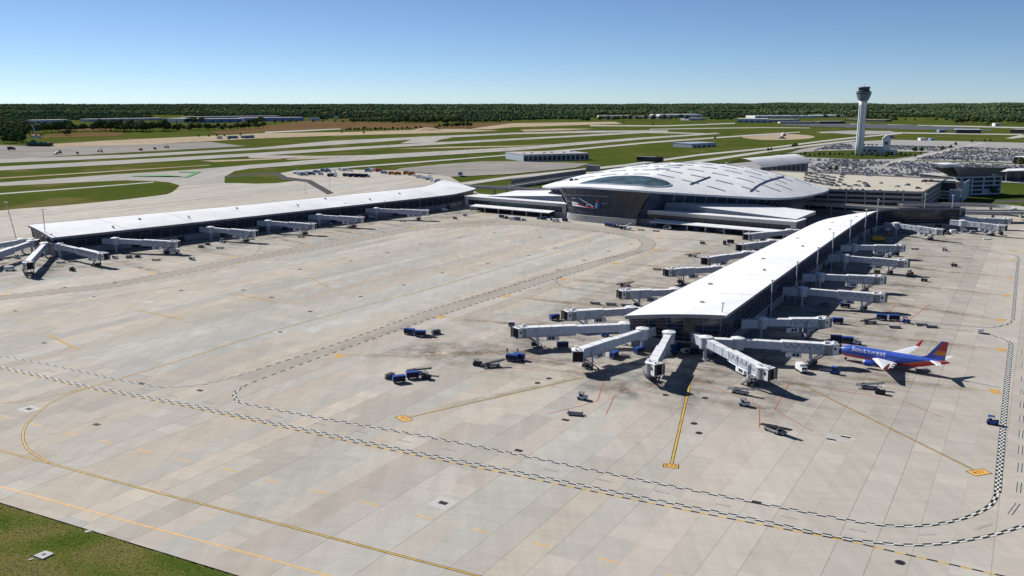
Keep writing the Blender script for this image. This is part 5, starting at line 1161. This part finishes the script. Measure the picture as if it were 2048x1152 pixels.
# ------------------------------------------------------------------ people on the apron
SKIN=paint('skin',(.35,.2,.14),.6); VEST=paint('dark_clothes',(.03,.03,.035),.8)
def person(x,y,rz,label):
    t=thing('person',label,'person',P3(x,y),rad(rz),'people by the blue carts')
    me=bpy.data.meshes.new('body')
    vs=[(0,0,.95),(0,0,1.2),(0,0,1.42),(0,0,1.53),(0,0.01,1.66),(.1,.02,.9),(.11,.08,.5),(.11,-.02,.08),(.11,.12,.03),(-.1,.02,.9),(-.12,-.06,.5),(-.12,-.12,.08),(-.12,.02,.03),(.2,0,1.4),(.27,.02,1.12),(.27,.14,.9),(-.2,0,1.4),(-.27,0,1.12),(-.26,.12,.9)]
    es=[(0,1),(1,2),(2,3),(3,4),(0,5),(5,6),(6,7),(7,8),(0,9),(9,10),(10,11),(11,12),(2,13),(13,14),(14,15),(2,16),(16,17),(17,18)]
    rs=[.15,.15,.16,.06,.11,.1,.075,.05,.045,.1,.075,.05,.045,.075,.055,.04,.075,.055,.04]
    me.from_pydata(vs,es,[]); me.materials.append(VEST); o=bpy.data.objects.new('body',me); COL.objects.link(o); o.parent=t
    md=o.modifiers.new('s','SKIN')
    if not me.skin_vertices: 
        bpy.context.view_layer.objects.active=o
    try:
        if not me.skin_vertices: me.attributes.new
        for i,r in enumerate(rs): me.skin_vertices[0].data[i].radius=(r,r)
        me.skin_vertices[0].data[0].use_root=True
    except Exception: pass
    o.modifiers.new('b','SUBSURF').levels=1
    m=MB(); m.lathe([(.02,1.55),(.085,1.6),(.1,1.68),(.07,1.77),(.01,1.79)],SKIN,10); m.build('head',t,smooth=True)
    return t
person(1014.5,705.5,20,'person in dark clothes walking, left of two above the blue carts')
person(1035,706,-40,'person in dark clothes walking, right of two above the blue carts')
# ------------------------------------------------------------------ floodlight masts
def mast(x,y,h,label,lean=(0,0),grp='floodlight masts',arm=1.6):
    t=thing('light_mast',label,'light mast',(x,y,0),R.uniform(-.5,.5),grp)
    m=MB(); m.tube([(0,0,0),(lean[0]*.5,lean[1]*.5,h*.5),(lean[0],lean[1],h)],.22 if h>15 else .12,LGREY,7); m.cyl((0,0,0),.5,.5,CONC,8); m.build('pole',t)
    m=MB(); m.box((lean[0],lean[1],h+.1),(arm*2,.7,.3),WHITE); m.build('lamp_head',t)
    return t
mast(*P(95,509),25.5,'tall upright light mast before the left concourse end, right of a leaning mast',arm=2.2)
mast(*P(38,497),27,'tall leaning light mast at the far left edge by the left concourse end',lean=(-4.5,0),arm=1.2)
mast(*P(1432,705),17.5,'light mast at the near right corner of the foreground concourse',lean=(1.6,0),arm=.5)
for i,(y,l) in enumerate([(58,'nearest'),(98,'second'),(138,'third'),(182,'fourth'),(228,'fifth'),(276,'sixth'),(318,'seventh')]):
    mast(*loc2w(conB,36.5-y*.014-(y>150)*2.0,y),[17.5,18.5,19,20,21,22,24][i],'thin mast along the right roof edge of the foreground concourse, '+l+' after the corner',arm=.7)
for x,y,h,l in [(1846,447,21,'light mast before the curved concourse wall, left of its twin'),(1901,448,20,'light mast before the right end of the curved wall, right of its twin')]: mast(*P(x,y),h,l,arm=.8)
for i,(x,y) in enumerate([(107,511),(175,497),(298,484),(356,477),(463,466),(492,463),(560,455),(610,449),(691,440),(730,436),(770,433),(840,425)]):
    mast(*P(x,y),[12,11.5][i%2],'thin pale lamp pole against the shaded left concourse wall, '+ord_[i]+' from the left',grp='lamp poles along the left concourse',arm=.5)
for i,(x,y) in enumerate([(1358,567),(611,388),(660,384)]): mast(*P(x,y),[9,14,14][i],['small lamp post between left stand jet bridges','lamp post behind the left concourse roof, left of its twin','lamp post behind the left concourse roof, right of its twin'][i],arm=.6)
mast(*P(1350,612),8,'short lamp post left of the foreground roof edge',arm=.5)
# ------------------------------------------------------------------ vegetation
def ico():
    t=(1+5**.5)/2; v=[(-1,t,0),(1,t,0),(-1,-t,0),(1,-t,0),(0,-1,t),(0,1,t),(0,-1,-t),(0,1,-t),(t,0,-1),(t,0,1),(-t,0,-1),(-t,0,1)]
    f=[(0,11,5),(0,5,1),(0,1,7),(0,7,10),(0,10,11),(1,5,9),(5,11,4),(11,10,2),(10,7,6),(7,1,8),(3,9,4),(3,4,2),(3,2,6),(3,6,8),(3,8,9),(4,9,5),(2,4,11),(6,2,10),(8,6,7),(9,8,1)]
    return [Vector(x).normalized() for x in v],f
IV,IF=ico()
def set_tone(o,tones):
    at=o.data.attributes.new('tone','FLOAT','POINT'); at.data.foreach_set('value',tones)
def tree_proto(i,h):
    r=random.Random(100+i); t=thing('tree','','tree',(0,0,-500)); cr=h*r.uniform(.34,.42)
    m=MB(); m.tube([(0,0,0),(.1,.05,h*.3),(0,.1,h*.62)],h*.022,BARK,6)
    for k in range(5):
        a=k*1.25+r.random(); m.tube([(0,0,h*.28+k*.05*h),(math.cos(a)*cr*.6,math.sin(a)*cr*.6,h*(.5+.07*k))],h*.01,BARK,4)
    m.build('trunk',t)
    m=MB(); tones=[]
    lobes=[(Vector((0,0,h*.62)),cr*.75)]+[(Vector((math.cos(a)*cr*.55,math.sin(a)*cr*.55,h*(.42+.32*r.random()))),cr*r.uniform(.4,.6)) for a in [k*.8+r.random() for k in range(8)]]+[(Vector((r.uniform(-.2,.2)*cr,r.uniform(-.2,.2)*cr,h*.84)),cr*.45)]
    for c,rd in lobes:
        lt=r.uniform(0,.25)
        for k in range(60):
            d=Vector((r.gauss(0,1),r.gauss(0,1),r.gauss(0,1))).normalized(); p=c+Vector((d.x*rd,d.y*rd,d.z*rd*.85))*r.uniform(.72,1.06)
            s=h*r.uniform(.035,.075); n=(d+Vector((r.uniform(-.6,.6),r.uniform(-.6,.6),r.uniform(-.2,.8)))).normalized(); a=n.orthogonal().normalized(); b=n.cross(a)
            m.add([p+a*s,p+b*s*.8,p-a*s,p-b*s*.8+n*s*.3],[(0,1,2,3)],LEAF); tones+= [lt+r.uniform(-.05,.05)+.1]*4
    o=m.build('crown',t); set_tone(o,tones); return t
TP=[tree_proto(i,14) for i in range(5)]
def tree(x,y,h,label,grp,k=None,sq=1.0):
    if grp==GT: h*=1.45; sq*=1.12
    s=h/14; return dup(TP[R.randrange(5) if k is None else k],P3(x,y,-.9 if True else 0),R.uniform(0,6.28),label,grp,(s*sq,s*sq,s))
GT='trees beyond the airfield'
def clump(x0,x1,y0,y1,n,h0,h1,label,grp):
    for i in range(n):
        f=(i+.5)/n; x=x0+(x1-x0)*f+R.uniform(-4,4); y=y0+(y1-y0)*f+R.uniform(-1.3,1.3); tree(x,y,R.uniform(h0,h1),label,grp,None,R.uniform(.95,1.35))
for k in range(3): clump(0,50,262+k*9,266+k*9,7,15,21,'broad dark tree in the '+['back','middle','front'][k]+' of the far left grove',GT)
clump(5,46,285,287,6,10,15,'low dark tree edging the far left grove',GT)
clump(58,140,268,262,15,15,22,'tall dark tree in the row behind the leaning mast',GT)
clump(100,225,264,261,13,11,17,'tree standing between the two brown field strips at the left',GT)
clump(128,140,272,272,2,10,12,'round bush tree alone on the brown strip behind the green building',GT)
clump(200,335,262.5,262,24,15,24,'tall tree in the dense belt left of the blue warehouse',GT)
clump(240,300,264,263,8,15,20,'front tree of the dense belt before the blue warehouse',GT)
clump(330,445,263,259,18,9,16,'smaller tree at the right end of the dense belt',GT)
clump(440,530,261,256,11,9,15,'dark tree in the loose row across the brown field',GT)
clump(375,410,247,246,5,14,18,'tree right in front of the long blue warehouse wall',GT)
clump(495,530,252,243,6,12,17,'tree leaning row climbing towards the blue warehouse',GT)
clump(540,600,246,244,4,7,10,'small dark bush on the brown field by the warehouse',GT)
clump(620,760,245,243.5,7,6,9,'low dark bush along the back edge of the brown field',GT)
clump(780,920,247.5,246,15,14,20,'tree in the dark belt projecting onto the brown field',GT)
clump(690,880,261.5,257.5,38,4,7,'bush in the long scrub row before the tan soil strip',GT)
clump(875,945,256,254,9,9,14,'tree in the small grove right of the scrub row',GT)
clump(1198,1380,243,240,16,13,18,'tree in front of the white warehouses right of centre',GT)
clump(1905,1955,249,248,7,16,22,'tree in the dark grove before the far right fields',GT)
clump(1960,2046,248,248,9,14,20,'tree in the far right grove near the small white house',GT)
tree(1974,254,14,'single dark tree by the small white house at the far right',GT)
GL='young trees round the control tower lawn'
for i in range(26):
    x=1600+i*9.6+R.uniform(-2,2); tree(x,312.5+R.uniform(-1.5,3.0),R.uniform(4.5,7.5),'small dark young tree on the lawn in front of the control tower',GL,None,.8)
for x,y,h in [(1586,297,9),(1591,296,10),(1536,304,7),(1542,303,7),(1829,306,11),(1842,306,11),(1884,303,10),(1901,299,9),(1911,293,9),(1943,286,8),(1969,285,8),(1980,285,8),(1754,316,8),(1770,317,8),(1660,343,7),(1672,342,7),(2040,335,14),(2046,334,12),(1702,404,6),(1742,405,7),(1822,411,6),(1987,391,9),(1608,329,7)]:
    tree(x,y,h,'roadside tree among the parking lots at the right','roadside trees')
for x,y in [(1430,279),(1306,247),(1306,252),(1404,249),(1410,249),(1248,246),(728,268),(684,267),(397,275),(418,275),(434,274),(449,274),(481,272),(458,281)]: tree(x,y,7,'lone dark bush standing on the open airfield grass','lone bushes on the airfield')
for t in TP: drop(t)
# far woods: one mass beyond counting
m=MB(); tones=[]; r=random.Random(5)
def far_limit(x):
    if x<140: return 256 if x<55 else 247
    if x<420: return 241.5-(x-140)*.02
    if x<620: return 236
    if x<700: return 241
    if x<1000: return 245
    if x<1180: return 242.5
    if x<1420: return 236
    if x<1480: return 240
    if x<1700: return 235
    if x<1780: return 239
    return 241
EXC=[(365,620,235.3,250),(1195,1410,235,246),(1470,1710,235.2,250),(65,180,243.5,252)]
def puff(x,y,h,w,extra=0):
    X,Y=P(x,y); z=-1+extra; n=len(m.v); k=m.mi(LEAFF); tn=.5+.28*math.sin(X*.0021+1.3*math.sin(Y*.0011))*math.cos(Y*.0017+.7)+r.uniform(-.42,.42); lo=1 if y<216 else 0
    parts=[(0,0,h*.55,w,h*.5)] if h<9 else [(r.uniform(-.3,.3)*w,r.uniform(-.3,.3)*w,h*r.uniform(.45,.62),w*r.uniform(.55,.8),h*r.uniform(.38,.46)) for _ in range(3)]
    for px,py,pz,pw,ph in parts:
        b=len(m.v); tt=tn+r.uniform(-.08,.08)
        for v in IV:
            q=r.uniform(.72,1.18); m.v.append((X+px+v.x*pw*q,Y+py+v.y*pw*q,z+pz+v.z*ph*q)); tones.append(tt)
        for f in IF: m.f.append([i+b for i in f]); m.m.append(k)
y=209.6; 
while y<257:
    D=CH/((y-199.5)/F); sp=max(3.4,9.0/D*F*.5); dy=.42 if y<213 else .7 if y<218 else 1.05 if y<228 else 1.5
    x=-260+r.uniform(0,6)
    while x<2320:
        if y<far_limit(x)+r.uniform(-1.2,.6) and not any(a<x<b and c<y<d for a,b,c,d in EXC):
            hill=0; X,Y=P(x,y)
            if D>5200: hill=max(0,min(1,(x-1150)/350))*14*min(1,(D-5200)/3500)*(1+.5*math.sin(x*.013)+.3*math.sin(x*.041))+3*math.sin(x*.02)+2*math.sin(x*.07)
            h=r.uniform(11,19) if D<7000 else r.uniform(15,24); w=h*r.uniform(.42,.6) if D<5000 else r.uniform(14,24)
            if not(y>213 and (r.random()<.03 or math.sin(X*.0063+math.sin(Y*.004))*math.sin(Y*.0021+X*.0011)> (.62 if y>217 else .8))): puff(x,y,h,w,max(0,hill))
        x+=sp*r.uniform(.7,1.4)
    y+=dy
o=m.build('woods'); o['kind']='stuff'; set_tone(o,tones); o['label']='dark green autumn woods filling the horizon'
# ------------------------------------------------------------------ distant buildings
def shed(name,label,a,b,depth,h,wall,roof=ROOFG,doors=4,grp=None,cat='warehouse'):
    p=Vector(P(*a)); q=Vector(P(*b)); d=q-p; L=d.length
    t=thing(name,label,cat,(p.x,p.y,-.9),math.atan2(d.y,d.x),grp)
    m=MB(); m.box((L/2,depth/2,h/2),(L,depth,h),wall); m.build('wall',t)
    m=MB(); m.box((L/2,depth/2,h+.25),(L+.8,depth+.8,.6),roof); m.build('roof',t)
    for i in range(doors): m=MB(); m.box((L*(i+.5)/doors,-.1,h*.25),(min(6,L/doors*.4),.3,h*.5),DARK); m.build('door',t)
    return t
WG='far warehouses'
shed('warehouse','small pale warehouse between trees at the far left',(70,246.5),(140,245),60,12,WALLBL,ROOFG,5,WG)
shed('warehouse','long low pale warehouse left of the blue one, behind tree belt',(175,243),(330,240),60,10,WALLBL,ROOFG,8,WG)
shed('warehouse','white gable part at the left end of the long blue warehouse',(325,244),(382,245),80,15,WALLW,ROOFG,3,WG)
shed('warehouse','long blue walled warehouse left of centre',(382,245),(486,244),80,14,paint('blue_warehouse_wall',(.22,.28,.50),.6,scale=.05),ROOFG,6,WG)
shed('warehouse','blue and white warehouse continuing right of the long blue one',(487,242.5),(609,241),80,14,paint('blue_warehouse_wall',(.28,.34,.58),.6,scale=.05),ROOFG,7,WG)
shed('warehouse','flat grey warehouse behind the long blue one',(370,238),(560,235.5),60,10,WALLBL,ROOFG,8,WG)
shed('warehouse','white warehouse at the left of the group right of centre',(1198,236.5),(1262,236.5),90,13,WALLW,ROOFG,3,WG)
shed('warehouse','low blue grey warehouse between two white ones right of centre',(1262,236.5),(1320,237.5),90,11,WALLBL,ROOFG,3,WG)
shed('warehouse','large white warehouse behind the tree row right of centre',(1320,235),(1405,234.5),120,15,WALLW,WHITE,5,WG)
shed('warehouse','low grey warehouse right of the large white one',(1380,240.5),(1412,240),60,9,WALLBL,ROOFG,2,WG)
shed('warehouse','grey warehouse with white and blue doors right of centre',(1474,244.5),(1535,245),80,14,WALLBL,WHITE,5,WG)
shed('warehouse','long flat grey terminal shed left of the control tower',(1536,243.5),(1600,243),60,9,WALLBL,ROOFG,6,WG)
shed('warehouse','white roofed warehouse behind the trees left of the control tower',(1510,236),(1600,235.5),90,11,WALLW,WHITE,5,WG)
shed('warehouse','long white flat roof left of the control tower',(1600,235.5),(1690,233.5),90,10,WALLW,WHITE,5,WG)
shed('warehouse','low dark walled shed before the control tower',(1640,247),(1690,246.5),40,8,DARK,ROOFG,3,WG)
shed('warehouse','low grey shed row left of the dark walled one',(1560,246.5),(1640,246.5),30,6,WALLBL,ROOFG,5,WG)
shed('warehouse','dark flat building just right of the control tower behind',(1690,241),(1770,243),40,7,DARK,ROOFG,3,WG)
shed('hangar','long low grey building with dark glazed front behind the terminal dome',(1047,322),(1178,318.5),70,9.5,GREYBL,ROOFG,0,None,'building')
hb=[o for o in COL.objects if o.name=='hangar'][0]; Lh=(Vector(P(1178,318.5))-Vector(P(1047,322))).length
for i in range(14): m=MB(); m.box((Lh*(i+.5)/14,-.15,4.2),(Lh/14*.72,.3,6.2),GLASS); m.build('window_bay',hb)
for i in range(6): m=MB(); m.box((Lh*(i+.6)/6.5,24+8*(i%2),10.3),(5,4,1.8),WALLBL); m.build('roof_unit',hb)
for k in range(2): m=MB(); m.box((Lh+.2,18+k*24,4),(.4,14,6),DARK); m.build('side_door',hb)
shed('hangar','small dark blue building with slanted roof end on the grass',(1384,294.5),(1432,292),45,7,GREYBL,GREYBL,5,None,'building')
shed('house','small white house by the single dark tree at the far right',(1990,252),(2002,252),20,10,WALLW,ROOFG,1,None,'house')
shed('house','tiny white house between the far woods and road at the right',(1915,237),(1921,237),18,9,WALLW,WHITE,1,None,'house')
shed('canopy_building','white flat canopy over a dark toll shed on the far right grass',(1912,266),(1962,266.5),40,10,DARK,WHITE,0,None,'canopy')
shed('canopy_building','dark low building cut by the right edge on the far grass',(2020,265),(2060,266),40,9,DARK,ROOFG,0,None,'building')
shed('canopy_building','white canopy cut by the right edge in the parking lots',(2026,326),(2070,328),30,9,DARK,WHITE,0,None,'canopy')
shed('shed','white shed at the back of the parking lots',(1841,280.5),(1853,280.5),14,5,WALLW,WHITE,2,None,'shed')
shed('shed','blue shed at the back of the parking lots',(1861,280.5),(1869,280.5),12,4.5,BLUEP,WALLBL,1,None,'shed')
shed('shed','small grey shed on the grass behind the control tower right',(1776,275),(1788,275),14,6,GREYBL,ROOFG,1,None,'shed')
shed('shed','pale grey shed on the road before the toll canopy',(1878,264),(1892,264),14,6,BLUEP,WALLBL,1,None,'shed')
for i,(a,b,l) in enumerate([((434,277),(442,277),'white trailer office on the tan soil strip'),((456,276.5),(476,276),'left blue trailer row on the tan soil strip'),((488,276),(509,275),'right blue trailer row on the tan soil strip'),((622,241),(640,240.5),'white house row right of the blue warehouse'),((668,238),(676,238),'tall white house in the woods right of the blue warehouse')]):
    shed('trailer' if i<3 else 'house',l,a,b,10,6 if i<3 else 12,WALLW if i in(0,3,4) else BLUEP,ROOFG,2,None,'trailer' if i<3 else 'house')
c=P(80,291.5); t=thing('netted_structure','derelict looking dark training structure wrapped in green netting on the far apron','structure',(c[0],c[1],0),rad(-12))
m=MB(); m.box((0,0,3),(46,14,6),DARK); m.box((0,-1,.6),(50,18,1.2),BARK); m.build('hull',t)
for i in range(5): m=MB(); m.box((-18+i*9,-7.2,5+.6*(i%2)),(7.5,.6,4.6),GREENT); m.build('netting',t)
m=MB(); m.add([(-20,-3,6),(-8,-3,6),(-14,-3,11.5),(-20,3,6),(-8,3,6),(-14,3,11.5)],[(0,1,2),(5,4,3),(0,2,5,3),(1,4,5,2)],GREENT); m.build('peak',t)
c=P(72,274.5); t=thing('radar_mast','leaning pale lattice mast on a red roofed hut at the far left','mast',(c[0],c[1],-.9))
m=MB(); m.tube([(0,0,4),(-2.5,0,18),(-5.5,0,28)],1.5,LGREY,6); m.box((-5.8,0,28.5),(5,3,3),LGREY); m.build('mast_shaft',t)
m=MB(); m.box((0,0,2.5),(20,9,5),WALLW); m.build('hut',t); m=MB(); m.add([(-11,-5.5,5),(11,-5.5,5),(11,5.5,5),(-11,5.5,5),(-11,0,8),(11,0,8)],[(0,1,5,4),(2,3,4,5),(0,4,3),(1,2,5)],paint('red_roof',(.3,.1,.05),.8)); m.build('roof',t)
c=P(1567,271); t=thing('dome_hut','white domed storage hut on the bare soil oval','hut',(c[0],c[1],-.7)); m=MB(); m.lathe([(6,0),(6,3.5),(5,6),(2.5,7.6),(.3,8)],WHITE,16); m.build('dome',t); m=MB(); m.box((0,-9,2),(4,.5,4),DARK); m.build('door',t)
c=P(1564,276.5); t=thing('gravel_heap','dark conical material heap on the bare soil oval','heap',(c[0],c[1],-.7)); m=MB(); m.lathe([(11,0),(6,2),(2.5,5),(.2,5.5)],paint('dark_gravel',(.06,.06,.07),.9),11); m.build('heap',t)
c=P(848,268); t=thing('soil_heap','reddish soil heap with a dark crane shape by the scrub row','heap',(*P(855,260),-.7)); m=MB(); m.lathe([(45,0),(26,5),(8,8),(.5,8.5)],TAN,12); m.build('heap',t)
for x,y,l in [(1206,255.5,'dark hut by the far road right of centre')]: pass
# solar field right of the tower: rows of tilted panels
SOL=paint('solar_panel',(.11,.12,.135),.7,spec=.1); proto=None
ps=[(1570+0,250.3,1700,249.6),(1580,251.2,1780,250.6),(1600,252.1,1840,252.2),(1620,253.1,1870,253.9),(1650,254.2,1900,255.6),(1690,255.5,1930,257.6),(1740,257.0,1960,259.6),(1800,258.7,1985,261.4)]
for i,(x0,y0,x1,y1) in enumerate(ps):
    p=Vector(P(x0,y0)); q=Vector(P(x1,y1)); d=q-p; t=thing('solar_row','row of dark solar panels on the far field behind the tower, '+ord_[i]+' from the back','solar panels',(p.x,p.y,-.8),math.atan2(d.y,d.x),'solar panel rows')
    dep=28 if i<4 else 18
    m=MB(); m.add([(0,0,1.2),(d.length,0,1.2),(d.length,dep,4.2),(0,dep,4.2)],[(0,1,2,3)],SOL); m.build('panel',t)
    m=MB(); k=int(d.length/40)
    for j in range(k+1): m.box((d.length*j/max(1,k),dep*.5,1.2),(.5,.5,2.4),GREY)
    m.build('support',t)
# ------------------------------------------------------------------ cars
CCOL=[paint('car_white',(.62,.63,.65),.35,var=.08),paint('car_silver',(.33,.35,.38),.3,metal=.3,var=.08),paint('car_grey',(.11,.12,.13),.35,var=.08),paint('car_black',(.015,.016,.02),.3,var=.08),paint('car_blue',(.03,.06,.17),.35,var=.08),paint('car_red',(.30,.02,.02),.35,var=.08)]
CN=['white','silver','dark grey','black','blue','red']
CARW=paint('car_window',(.07,.078,.09),.4)
def car_geo(m,X,Y,Z,a,paint_,suv,full=True):
    L,W=4.6,1.85; h1,h2=(.85,1.75) if suv else (.75,1.42); ca,sa=math.cos(a),math.sin(a); q=lambda x,y,z:(X+x*ca-y*sa,Y+x*sa+y*ca,Z+z)
    b=[q(x,y,z) for z,kx,ky in((.25,1,1),(h1,.98,.98)) for x,y in((-L/2*kx,-W/2*ky),(L/2*kx,-W/2*ky),(L/2*kx,W/2*ky),(-L/2*kx,W/2*ky))]
    m.add(b,[(4,5,6,7),(0,1,5,4),(1,2,6,5),(2,3,7,6),(3,0,4,7)],paint_)
    x0,x1,x2,x3=(-2.1,-1.8,.5,1.2) if suv else (-1.75,-1.0,.35,1.15)
    c=[q(x0,-.85,h1),q(x3,-.85,h1),q(x3,.85,h1),q(x0,.85,h1),q(x1,-.68,h2),q(x2,-.68,h2),q(x2,.68,h2),q(x1,.68,h2)]
    m.add(c,[(0,1,5,4),(1,2,6,5),(2,3,7,6),(3,0,4,7)],CARW); m.add([c[4],c[5],c[6],c[7]],[(0,1,2,3)],paint_)
CP={}
for ci in range(6):
    for suv in (0,1):
        t=thing('parked_car','','car',(0,0,-500)); CP[ci,suv]=t; L,W=4.6,1.85
        m=MB(); m.box((0,0,.52),(L,W,.5),CCOL[ci],tx=.985,ty=.97); 
        h1,h2=(.77,1.72) if suv else (.77,1.42); x0,x1,x2,x3=(-2.15,-1.95,.45,1.15) if suv else (-1.8,-1.05,.3,1.1)
        m.add([(x1,-.7,h2),(x2,-.7,h2),(x2,.7,h2),(x1,.7,h2)],[(0,1,2,3)],CCOL[ci]); m.add([(1.0,-.85,.77),(2.25,-.8,.77),(2.25,.8,.77),(1.0,.85,.77),(1.0,-.85,.92),(2.2,-.75,.82),(2.2,.75,.82),(1.0,.85,.92)],[(4,5,6,7),(0,1,5,4),(1,2,6,5),(2,3,7,6)],CCOL[ci]); m.build('body',t)
        m=MB(); m.add([(x0,-.86,h1),(x3,-.86,h1),(x3,.86,h1),(x0,.86,h1),(x1,-.69,h2-.02),(x2,-.69,h2-.02),(x2,.69,h2-.02),(x1,.69,h2-.02)],[(0,1,5,4),(1,2,6,5),(2,3,7,6),(3,0,4,7)],CARW); m.build('windows',t)
        for wx in (-1.4,1.4):
            for wy in (-.82,.82): m=MB(); m.cyl((wx,wy-.1,.33),.33,.22,BLACK,10,axis='y'); m.build('wheel',t)
def pick(): return R.choices(range(6),[40,38,9,6,4,3])[0]
ncar=0
def car(X,Y,Z,a,where,grp,ci=None):
    global ncar
    ci=pick() if ci is None else ci; suv=R.random()<.45
    dup(CP[ci,int(suv)],(X,Y,Z),a,CN[ci]+(' tall ' if suv else ' low ')+'car '+where,grp); ncar+=1
a36=-T_ANG
# garage roof cars
for x,y in [(1685,351),(1684,355),(1737,352.5),(1748,351),(1794,352),(1803,352.5),(1682,361),(1680,366),(1719,364),(1690,371),(1711,371.5),(1718,372.5),(1731,368),(1733,371),(1735,374),(1762,367),(1795,374),(1815,371),(1668,369),(1660,362),(1648,355),(1651,359),(1700,374.5),(1676,373)]:
    car(*P(x,y,15.02),15.02,a36+R.choice([0,math.pi/2,math.pi])+R.uniform(-.1,.1),'parked apart from others on the sunlit garage deck','cars on the garage deck')
for k in range(44):
    f=k/43; x=1612+ (k%11)*5.6+R.uniform(-1.5,1.5); y=346+(k//11)*5.5+(k%11)*1.0+R.uniform(-.8,.8)
    if y<372: car(*P(x,y,15.02),15.02,a36+math.pi/2+R.uniform(-.05,.05),'in the crowded left corner of the garage deck','cars on the garage deck')
for k in range(22):
    p=fr+fd*(6+k*4.2); q=p+Vector((fd.y,-fd.x))*-0+(br-fr).normalized()*3.6
    if R.random()<.85: car(q.x,q.y,15.02,math.atan2((br-fr).y,(br-fr).x),'in the front row along the garage deck parapet','cars on the garage deck')
for x,y,z in [(1837,378,16.6),(1852,363,16.6),(1848,364.5,16.6),(1864,363,16.6)]: car(*P(x,y,z),z,a36,'on the stepped ramp decks at the garage corner','cars on the ramp',5)
# surface lots in rows
def inpoly(x,y,pl):
    c=False; j=len(pl)-1
    for i in range(len(pl)):
        if (pl[i][1]>y)!=(pl[j][1]>y) and x<(pl[j][0]-pl[i][0])*(y-pl[i][1])/(pl[j][1]-pl[i][1])+pl[i][0]: c=not c
        j=i
    return c
def topx(X,Y): 
    d=Y*cP+CH*sP; v=Y*sP-CH*cP; return 1024+F*X/d,576-F*v/d
LOTS=[[(1610,335),(1660,322),(1745,322),(1786,323),(1757,331),(1700,336),(1890,340),(1895,352),(1830,351),(1640,346)],[(1800,323),(1830,322.5),(2060,331),(2060,350),(1900,350),(1760,334)],[(1832,318.5),(1888,303.5),(1960,304),(2060,308.5),(2060,325)],[(1895,301),(1965,287),(2060,290),(2060,304.5)],[(1625,302.5),(1650,292.5),(1700,285),(1708,298),(1640,299.5)],[(1732,300),(1735,285),(1785,281),(1900,283.5),(1945,287),(1885,300),(1870,301.5),(1790,299)],[(1618,318),(1730,319.2),(1750,320),(1740,321.5),(1620,322)]]
GARp=[(p[0],p[1]) for p in GP4]
cand=[]
ux,uy=math.cos(a36),math.sin(a36); vx,vy=-uy,ux
o0=Vector(P(1700,352))
for iv in range(-2,90):
    rowoff=iv//2*17.5+(iv%2)*5.4
    for iu in range(-190,190):
        X=o0.x+ux*iu*2.75+vx*rowoff; Y=o0.y+uy*iu*2.75+vy*rowoff
        px,py=topx(X,Y)
        if 1540<px<2080 and 278<py<353 and any(inpoly(px,py,l) for l in LOTS) and not inpoly(X,Y,GARp):
            dens=.5*(.5+.5*math.sin(iv*1.3+iu*.021)*math.cos(iu*.05+iv))+.16
            if R.random()<dens: cand.append((math.hypot(X,Y),X,Y))
cand.sort(); lim=max(0,296-ncar)
for d,X,Y in cand[:lim]: car(X,Y,-.35,a36+math.pi/2*(1 if R.random()<.5 else 3)+R.uniform(-.03,.03),'in the crowded parking rows just behind the garage','cars in the parking lots')
m=MB()
for d,X,Y in cand[lim:]: car_geo(m,X,Y,-.35,a36+math.pi/2+R.uniform(-.03,.03),CCOL[pick()],R.random()<.45)
o=m.build('parked_cars'); o['kind']='stuff'; o['label']='hundreds of cars filling the far parking rows'
for t in CP.values(): drop(t)
# ------------------------------------------------------------------ camera, sun, sky
cam=bpy.data.cameras.new('camera'); co=bpy.data.objects.new('camera',cam); COL.objects.link(co)
co.location=(0,0,CH); co.rotation_euler=(math.pi/2-PITCH,0,0); cam.sensor_width=36; cam.lens=F*36/2048; cam.clip_start=1; cam.clip_end=40000
sc.camera=co
EL=rad(36); SD=Vector((-.77,.64)).normalized()
sun=bpy.data.lights.new('sun','SUN'); so=bpy.data.objects.new('sun',sun); COL.objects.link(so)
tosun=Vector((SD.x*math.cos(EL),SD.y*math.cos(EL),math.sin(EL))); so.rotation_euler=tosun.to_track_quat('Z','Y').to_euler(); so.location=(0,0,300)
sun.energy=5.0; sun.angle=rad(.5); sun.color=(1.0,.965,.905)
w=bpy.data.worlds.new('World'); sc.world=w; w.use_nodes=True; nt=w.node_tree; bg=nt.nodes['Background']
sk=nt.nodes.new('ShaderNodeTexSky'); sk.sky_type='NISHITA'; sk.sun_disc=False; sk.sun_elevation=EL; sk.sun_rotation=math.atan2(SD.x,SD.y)
sk.air_density=.5; sk.dust_density=.03; sk.ozone_density=4.6; sk.altitude=0
nt.links.new(sk.outputs[0],bg.inputs[0]); bg.inputs[1].default_value=.07
sc.view_settings.view_transform='Standard'; sc.view_settings.look='None'; sc.view_settings.exposure=.46; sc.view_settings.gamma=1
sc.cycles.max_bounces=6; sc.cycles.diffuse_bounces=3

# labels that several things would share also say their order from the left
ORD=['first','second','third','fourth','fifth','sixth','seventh','eighth','ninth','tenth','eleventh','twelfth','thirteenth','fourteenth','fifteenth','sixteenth','seventeenth','eighteenth','nineteenth','twentieth']
ORD+=['twenty-'+q for q in ORD[:9]]+['thirtieth']+['thirty-'+q for q in ORD[:9]]
byl={}
for o in COL.objects:
    if o.parent is None and 'category' in o: byl.setdefault(o['label'],[]).append(o)
for l,v in byl.items():
    if 1<len(v)<=len(ORD) and len(l.split())<=12:
        v.sort(key=lambda o: topx(o.location.x,o.location.y)[0])
        for i,o in enumerate(v): o['label']=l+', '+(ORD[i] if i<len(v)-1 or len(v)<3 else 'last')+' from the left'
